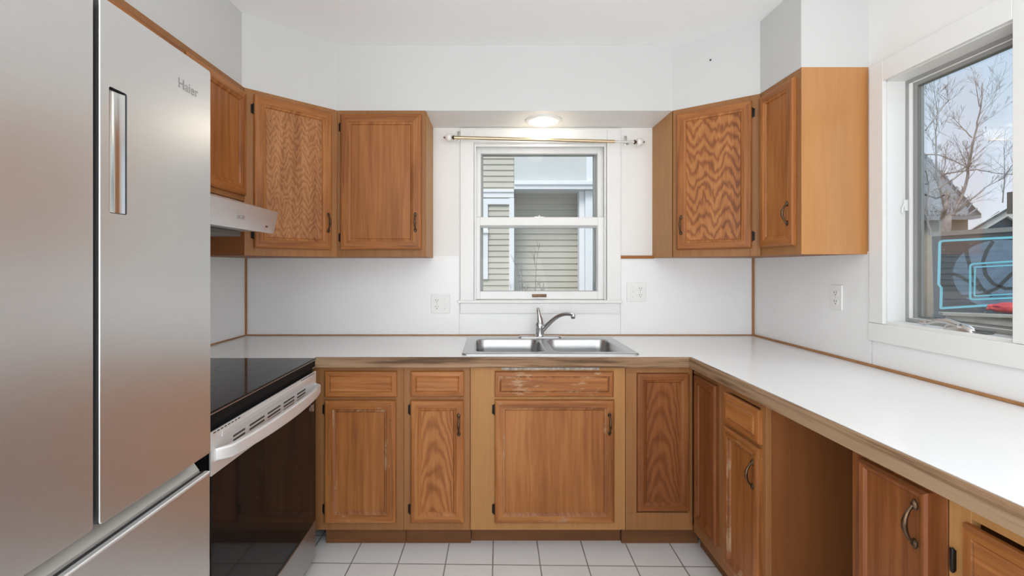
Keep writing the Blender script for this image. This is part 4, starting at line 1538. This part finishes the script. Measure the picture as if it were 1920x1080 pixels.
# ------------------------------------------------------------------ outdoors: neighbouring house behind the sink window
YN = 5.0
nh = tag(empty('neighbour_house', (0, YN, -0.6)), 'beige-sided neighbouring house with white trim seen through the sink window', 'house')
NZ = 0.6


def lap_wall(bm, x0, x1, z0, z1, y, pitch=0.062, out=0.012):
    """clapboards: each course leans out at its lower edge"""
    z = z0
    while z < z1 - 1e-4:
        zt = min(z + pitch, z1)
        a = [bm.verts.new(p) for p in ((x0, y - out, z), (x1, y - out, z), (x1, y, zt), (x0, y, zt))]
        bm.faces.new(a)
        b_ = [bm.verts.new(p) for p in ((x0, y, z), (x1, y, z), (x1, y - out, z), (x0, y - out, z))]
        bm.faces.new(b_)
        z = zt
    box(bm, x0, x1, y, y + 0.10, z0, z1)


def W(px, py, y=YN):
    p = at(px, py, y)
    return p.x, p.z + NZ


bm = bmesh.new()
xl, zt = W(700, 289)
xm, _ = W(963.5, 0)
_, zb2 = W(0, 356)
lap_wall(bm, xl - 1.0, xm, 0.0, 4.2, 0.0)
obj('siding_left', bm, M['siding'], nh)
# recessed bay with siding set further back
xr, _ = W(1087, 0)
_, ztop = W(0, 350)
bm = bmesh.new()
lap_wall(bm, xm - 0.5, xr + 1.6, 0.0, 4.0, 0.30, 0.068)
obj('siding_bay', bm, M['siding'], nh)
# band above the bay
bm = bmesh.new()
_, z1_ = W(0, 343)
box(bm, xm + 0.002, xr + 1.5, -0.02, 0.30, z1_, z1_ + 1.6)
obj('bay_header', bm, M['ext_gray'], nh)
bm = bmesh.new()
_, z0_ = W(0, 356)
box(bm, xm + 0.002, xr + 0.22, -0.05, 0.29, z0_, z1_ - 0.001, 0, 0.003)
box(bm, xm + 0.002, xr + 0.22, -0.07, -0.05, z0_ + 0.045, z1_ + 0.012, 0, 0.003)
obj('beam', bm, M['ext_white'], nh)
# white posts right of the bay
bm = bmesh.new()
a_, _ = W(1088, 0)
b2, _ = W(1098, 0)
c_, _ = W(1113, 0)
box(bm, a_, b2, 0.06, 0.16, 0, z0_ - 0.001, 0, 0.003)
obj('post', bm, M['ext_white'], nh)
bm = bmesh.new()
box(bm, b2 + 0.002, c_ + 0.25, 0.02, 0.09, 0, z0_ - 0.002, 0, 0.003)
box(bm, b2 + 0.002, c_ + 0.25, -0.05, -0.022, z1_ + 0.013, z1_ + 1.6, 0, 0.003)
obj('corner_board', bm, M['ext_white'], nh)
# corner board at the left of the bay
bm = bmesh.new()
a_, _ = W(954.5, 0)
_, zz = W(0, 372)
box(bm, a_, xm + 0.001, -0.035, 0.29, 0, zz)
obj('corner_board', bm, M['ext_white'], nh)
# white band + window with louvred blind at the left
bm = bmesh.new()
_, za_ = W(0, 356)
_, zb3 = W(0, 371)
box(bm, xl - 1.0, xm, -0.03, -0.012, zb3, za_, 0, 0.003)
box(bm, xl - 1.0, xm, -0.045, -0.03, za_ - 0.03, za_, 0, 0.003)
obj('belt_board', bm, M['ext_white'], nh)
bm = bmesh.new()
wa, wz = W(905, 373)
wb_, _ = W(915, 0)
_, wz2 = W(0, 384)
box(bm, wa, xm, -0.03, -0.012, wz2, wz - 0.001, 0, 0.003)
box(bm, wa - 0.01, wb_, -0.03, -0.012, 1.8, wz2, 0, 0.003)
obj('window_trim', bm, M['ext_white'], nh)
bm = bmesh.new()
_, q0 = W(0, 434)
q1, _ = W(903, 0)
box(bm, q1 - 0.02, q1 + 0.075, -0.05, -0.012, q0 - 0.02, q0 + 0.01, 0, 0.002)
obj('bracket', bm, M['ext_white'], nh)
# ground outdoors
tag(obj('ground', Bx(-25, 40, YB + 0.16, 60, -0.72, -0.60), M['ground']), kind=S)
tag(obj('ground', Bx(XR + 0.16, 40, -15, YB + 0.159, -0.72, -0.60), M['ground']), kind=S)


def branch(bm, p, d, length, r, depth, spread=0.5, wig=0.18):
    pts, rad = [p.copy()], [r]
    n_ = max(3, int(length / 0.09))
    q = p.copy()
    dd = d.copy()
    for i in range(n_):
        dd = (dd + Vector((random.uniform(-1, 1), random.uniform(-1, 1), random.uniform(-0.6, 1))) * wig).normalized()
        q = q + dd * (length / n_)
        pts.append(q.copy())
        rad.append(max(0.0012, r * (1 - 0.8 * (i + 1) / n_)))
    tube(bm, pts, rad, 5, 0, False)
    if depth <= 0: return
    for k in range(random.randint(3, 5) if depth > 1 else random.randint(3, 6)):
        i = random.randint(1, n_ - 1)
        ax = Vector((random.uniform(-1, 1), random.uniform(-1, 1), random.uniform(-0.4, 1)))
        nd = (dd * 0.6 + ax * spread).normalized()
        branch(bm, pts[i], nd, length * random.uniform(0.3, 0.6), rad[i] * 0.55, depth - 1, spread, wig)


# thin shrub outside the sink window
bm = bmesh.new()
rnd_state = random.getstate()
random.seed(21)
base = at(990, 640, 4.2)
base.z = -0.6
loc = base.copy()
for (px, py) in ((978, 492), (1006, 488), (992, 540), (960, 545), (1020, 530)):
    tgt = at(px, py, 4.2)
    d = tgt - base
    pts = [Vector((0, 0, 0)), d * 0.5 + Vector((random.uniform(-.06, .06), random.uniform(-.1, .1), 0)), d * 0.8, d]
    tube(bm, pts, [0.010, 0.007, 0.004, 0.0015], 6, 0, False)
    for k in range(3):
        branch(bm, pts[2] + (pts[3] - pts[2]) * random.random(), Vector((random.uniform(-1, 1), 0, 1)).normalized(), 0.16, 0.0022, 1)
tag(obj('bare_shrub', bm, M['bark'], None, base), 'thin leafless shrub outside the lower sash of the sink window', 'shrub')

# ------------------------------------------------------------------ outdoors: the view through the casement
YT = 6.0
bm = bmesh.new()
random.seed(5)
root = at(1770, 640, YT)
root.z = -0.6


def limb(pix, r0, r1, n_side, y=YT, sl=0.6, dep=1, jit=0.15):
    r0, r1 = r0 * 0.7, r1 * 0.7
    P = [at(a_, b_, y + (random.uniform(-jit, jit) if i else 0)) - root for i, (a_, b_) in enumerate(pix)]
    # smooth a little
    Q, R = [], []
    for i in range(len(P) - 1):
        for k in range(4):
            u = k / 4
            Q.append(P[i].lerp(P[i + 1], u) + Vector((random.uniform(-1, 1), random.uniform(-1, 1), random.uniform(-1, 1))) * r0 * 0.35)
            R.append(r0 + (r1 - r0) * (i + u) / (len(P) - 1))
    Q.append(P[-1])
    R.append(r1)
    tube(bm, Q, R, 6, 0, False)
    for k in range(int(n_side * 1.6)):
        i = random.randint(1, len(Q) - 2)
        t_ = (Q[i + 1] - Q[i]).normalized()
        nd = (t_ * 0.7 + Vector((random.uniform(-1, 1), random.uniform(-0.7, 0.7), random.uniform(-0.3, 1))) * 0.8).normalized()
        branch(bm, Q[i], nd, sl * random.uniform(0.3, 1.0), max(0.0022, R[i] * 0.35), dep)


P0 = root.copy()
tube(bm, [Vector((0, 0, 0)), at(1768, 600, YT) - root, at(1772, 520, YT) - root, at(1768, 455, YT) - root, at(1775, 405, YT) - root], [0.12, 0.10, 0.085, 0.07, 0.05], 10)
limb([(1775, 405), (1790, 400), (1812, 340), (1820, 290), (1832, 240), (1840, 190), (1842, 155)], 0.030, 0.005, 16, dep=2)
limb([(1822, 258), (1800, 235), (1785, 218)], 0.010, 0.003, 5, sl=0.3)
limb([(1836, 200), (1830, 160), (1827, 145)], 0.007, 0.002, 3, sl=0.2)
limb([(1824, 262), (1840, 252), (1852, 245)], 0.007, 0.002, 3, sl=0.2)
limb([(1775, 405), (1756, 330), (1754, 260), (1758, 210), (1752, 170)], 0.022, 0.003, 12, dep=2)
limb([(1735, 245), (1750, 225), (1775, 192), (1782, 185)], 0.010, 0.003, 6, sl=0.35)
limb([(1736, 290), (1760, 290), (1790, 302), (1815, 315)], 0.012, 0.005, 8, sl=0.35)
limb([(1735, 345), (1775, 325), (1830, 318), (1870, 325), (1905, 328)], 0.014, 0.005, 12, sl=0.4)
limb([(1745, 360), (1790, 335), (1815, 315), (1822, 305)], 0.012, 0.005, 8, sl=0.3)
limb([(1880, 380), (1884, 330), (1882, 275)], 0.010, 0.003, 8, sl=0.35)
limb([(1884, 330), (1905, 300), (1915, 285)], 0.008, 0.003, 5, sl=0.3)
limb([(1745, 440), (1735, 400), (1742, 350), (1735, 320)], 0.02, 0.006, 10, sl=0.35)
limb([(1735, 365), (1755, 372), (1770, 366)], 0.018, 0.015, 5, sl=0.3)
limb([(1778, 360), (1772, 390), (1765, 420)], 0.028, 0.036, 2, sl=0.2)
limb([(1800, 390), (1850, 350), (1890, 330)], 0.009, 0.003, 8, sl=0.35)
tag(obj('bare_tree', bm, M['bark'], None, root), 'leafless winter tree with tangled twigs outside the casement window', 'tree')

# metal-roofed building behind the tree
mh = tag(empty('metal_roofed_house', at(1780, 560, 9.5) * Vector((1, 1, 0)) if False else (8.8, 9.5, -0.6)), 'building with a ribbed grey metal roof behind the bare tree', 'building')
bm = bmesh.new()


def tri_slab(bm, pts, off):
    a = [bm.verts.new(p) for p in pts]
    b_ = [bm.verts.new(Vector(p) + off) for p in pts]
    bm.faces.new(a)
    bm.faces.new(b_[::-1])
    n_ = len(pts)
    for k in range(n_): bm.faces.new((a[k], a[(k + 1) % n_], b_[(k + 1) % n_], b_[k]))


mo = Vector((8.8, 9.5, -0.6))
RA, RB, RC, RD = at(1700, 250, 10.2) - mo, at(1840, 402, 10.2) - mo, at(1700, 405, 8.8) - mo, at(1822, 404, 8.8) - mo
tri_slab(bm, [RC, RD, RB, RA], Vector((0, 0, -0.08)))
# standing seams
for k in range(1, 15):
    u = k / 15
    p = RC.lerp(RD, u)
    q = RA.lerp(RB, u)
    nrm = (RD - RC).cross(RA - RC).normalized()
    if nrm.z < 0: nrm = -nrm
    tube(bm, [p + nrm * 0.01, q + nrm * 0.01], 0.018, 5)
for k in range(1, 12):
    u = k / 12
    p = RC.lerp(RA, u)
    q = RD.lerp(RB, u)
    nrm = (RD - RC).cross(RA - RC).normalized()
    if nrm.z < 0: nrm = -nrm
    tube(bm, [p + nrm * 0.008, q + nrm * 0.008], 0.012, 5)
obj('roof', bm, M['metal_roof'], mh)
bm = bmesh.new()
wa, wb2 = at(1690, 404, 9.0) - mo, at(1815, 404, 9.0) - mo
box(bm, wa.x, wb2.x, wa.y, wa.y + 1.0, 0, wa.z - 0.05)
obj('wall', bm, M['tan_wall'], mh)

# blue gabled shed
sh = tag(empty('shed', (6.6, 6.5, -0.6)), 'slate-blue shed with a white-trimmed gable beyond the backboard', 'shed')
so_ = Vector((6.6, 6.5, -0.6))
YSH = 7.0
pk_, l_, r_ = at(1873, 392, YSH) - so_, at(1792, 440, YSH) - so_, at(1965, 446, YSH) - so_
bm = bmesh.new()
l2, r2 = Vector((l_.x + 0.12, l_.y, 0)), Vector((r_.x - 0.12, r_.y, 0))
tri_slab(bm, [l2, r2, Vector((r2.x, l_.y, r_.z)), pk_ - Vector((0, 0, 0.03)), Vector((l2.x, l_.y, l_.z))], Vector((1.35, 1.2, 0)))
obj('wall', bm, M['shed'], sh)
for a_, b_ in ((pk_, l_), (pk_, r_)):
    bm = bmesh.new()
    dn = Vector((0, 0, -0.12))
    ov = Vector((0, -0.12, 0))
    tri_slab(bm, [a_ + ov, b_ + ov, b_ + ov + dn, a_ + ov + dn], Vector((0, 0.04, 0)))
    obj('fascia', bm, M['fascia'], sh)
    bm = bmesh.new()
    tri_slab(bm, [a_ + ov * 1.5 + Vector((0, 0, 0.035)), b_ + ov * 1.5 + Vector((0, 0, 0.035)), b_ + ov * 1.5 + Vector((0, 0, 0.002)), a_ + ov * 1.5 + Vector((0, 0, 0.002))], Vector((1.62, 1.5, 0)))
    obj('roof', bm, M['roof_dark'], sh)

# basketball backboard
YBB = 4.6
bo = at(1850, 515, YBB)
yaw = math.radians(-38)
tilt = math.radians(3.0)
bb = tag(empty('backboard', (bo.x, bo.y, -0.6), yaw), 'navy basketball backboard with pale cyan lines outside the casement window', 'backboard')
ca, sa = math.cos(yaw), math.sin(yaw)


def BP(px, py):
    """pixel ray met with the board plane, in board coordinates (u, z)"""
    dx, dz = (px - 922) / 869, -(py - 501) / 869
    nx, ny = -sa, ca             # plane normal (local +y)
    tt = (bo.x * nx + bo.y * ny) / (dx * nx + ny)
    X_, Y_, Z_ = dx * tt, tt, 1.329 + dz * tt
    return ((X_ - bo.x) * ca + (Y_ - bo.y) * sa, Z_ + 0.6)


def ribbon(bm, pts, w, y0, y1, mi=0, closed=False):
    n_ = len(pts)
    L_, R_ = [], []
    for i, p in enumerate(pts):
        a_ = pts[(i - 1) % n_] if (i or closed) else p
        b_ = pts[(i + 1) % n_] if (i < n_ - 1 or closed) else p
        t_ = Vector((b_[0] - a_[0], b_[1] - a_[1])).normalized()
        nn = Vector((-t_.y, t_.x)) * w / 2
        L_.append((p[0] + nn.x, p[1] + nn.y))
        R_.append((p[0] - nn.x, p[1] - nn.y))
    f = [[bm.verts.new((q[0], y, q[1])) for q in S_] for y in (y0, y1) for S_ in (L_, R_)]
    m_ = n_ if closed else n_ - 1
    for i in range(m_):
        j = (i + 1) % n_
        for a_, b_ in ((0, 1), (1, 3), (3, 2), (2, 0)):
            bm.faces.new((f[a_][i], f[a_][j], f[b_][j], f[b_][i])).material_index = mi


def corner_round(c, p, q, r, n=5):
    """points of a rounded corner at c between neighbours p and q"""
    c, p, q = Vector(c), Vector(p), Vector(q)
    a_, b_ = c + (p - c).normalized() * r, c + (q - c).normalized() * r
    return [tuple((1 - u) ** 2 * a_ + 2 * u * (1 - u) * c + u * u * b_) for u in [k / n for k in range(n + 1)]]


TL, TR, BR, BL = BP(1747, 441), BP(2010, 424), BP(2010, 600), BP(1752, 606)
bm = bmesh.new()
tri_slab(bm, [Vector((p[0], 0.0, p[1])) for p in (TL, TR, BR, BL)], Vector((0, 0.035, 0)))
obj('board', bm, M['board'], bb)
bm = bmesh.new()
tri_slab(bm, [Vector((p[0], 0.0, p[1])) for p in ((TL[0], TL[1] + 0.03), (TR[0], TR[1] + 0.03), (TR[0], TR[1] - 0.015), (TL[0], TL[1] - 0.015))], Vector((0, 0.05, 0)))
for v in bm.verts: v.co.y -= 0.012
obj('top_rail', bm, simple('grey_board_rail', (0.20, 0.20, 0.20), 0.5, var=0.1), bb)
bm = bmesh.new()
A1, A2, A3, A4, A5, A6 = BP(2000, 440), BP(1762, 452), BP(1760, 533), BP(1765, 540), BP(1764, 578), BP(1860, 572)
pts = [A1] + corner_round(A2, A1, A3, 0.03) + [A3, A4] + corner_round(A5, A4, A6, 0.008) + [A6]
ribbon(bm, pts, 0.022, -0.004, 0.001)
B1, B2, B3, B4 = BP(2000, 484), BP(1819, 495), BP(1819, 562), BP(2000, 554)
ribbon(bm, [B1] + corner_round(B2, B1, B3, 0.03) + corner_round(B3, B2, B4, 0.03) + [B4], 0.017, -0.004, 0.001)
B1, B2, B3, B4 = BP(2000, 492), BP(1828, 501), BP(1827, 555), BP(2000, 546)
ribbon(bm, [B1] + corner_round(B2, B1, B3, 0.008) + corner_round(B3, B2, B4, 0.008) + [B4], 0.013, -0.004, 0.001)
obj('court_lines', bm, M['cyan'], bb)
# printed ball: pale blue disc with dark seams
bm = bmesh.new()
cu_, cz_ = BP(1878, 515)
Rb = cu_ - BP(1786, 515)[0]
def clampz(p): return (p[0], min(max(p[1], BL[1] + 0.03), TL[1] - 0.05))
disc = [clampz((cu_ + Rb * math.cos(2 * PI * k / 40), cz_ + Rb * math.sin(2 * PI * k / 40))) for k in range(40)]
disc = [(max(p[0], TL[0] + 0.10), p[1]) for p in disc]
tri_slab(bm, [Vector((p[0], -0.0015, p[1])) for p in disc], Vector((0, 0.002, 0)))
bl = obj('ball_print', bm, M['ballblue'], bb)
bm = bmesh.new()
for pix in ([(1810, 455), (1813, 480), (1822, 510), (1840, 540), (1860, 556)],
            [(1862, 452), (1850, 470), (1843, 490), (1848, 515), (1862, 532), (1885, 541), (1915, 540)],
            [(1782, 512), (1800, 518), (1820, 530), (1840, 545)],
            [(1915, 500), (1895, 515), (1870, 540), (1840, 553), (1800, 556)]):
    ribbon(bm, [BP(*p) for p in pix], 0.030, -0.003, 0.0)
obj('ball_seams', bm, M['ballline'], bl)
bm = bmesh.new()
box(bm, -0.05, 0.05, 0.05, 0.15, 0, BL[1] + 0.3, 0, 0.005)
obj('post', bm, M['dark_body'], bb)

# weathered fence rail and red cloth on it
YFN = 3.9
fn = tag(empty('fence', (4.0, YFN, -0.6), math.radians(-30)), 'low weathered wood fence rail below the backboard', 'fence')
fz = at(0, 592, 3.9).z + 0.6
bm = bmesh.new()
box(bm, -0.12, 1.6, 0, 0.05, fz - 0.14, fz - 0.005, 0, 0.004)
obj('rail', bm, M['fence'], fn)
obj('cap_rail', Bx(-0.16, 1.62, -0.03, 0.09, fz - 0.004, fz + 0.020, 0, 0.003), M['fence'], fn)
for px_ in (0.0, 1.3):
    obj('post', Bx(px_, px_ + 0.09, 0.052, 0.14, 0, fz - 0.006, 0, 0.004), M['fence'], fn)
rc = at(1893, 576, 3.95)
bm = bmesh.new()
bmesh.ops.create_icosphere(bm, subdivisions=4, radius=1.0)
from mathutils import noise as mn
for v in bm.verts:
    k = 1 + 0.22 * mn.noise(v.co * 2.6) + 0.10 * mn.noise(v.co * 6.0)
    v.co = Vector((v.co.x * 0.17 * k, v.co.y * 0.045 * k, max(-0.040, v.co.z * 0.045 * k)))
tag(obj('red_cloth', bm, M['red'], None, (rc.x + 0.02, rc.y - 0.03, -0.6 + fz + 0.0605), (0, 0, math.radians(-30)), smooth='all'), 'crumpled red cloth lying on the fence rail', 'cloth')
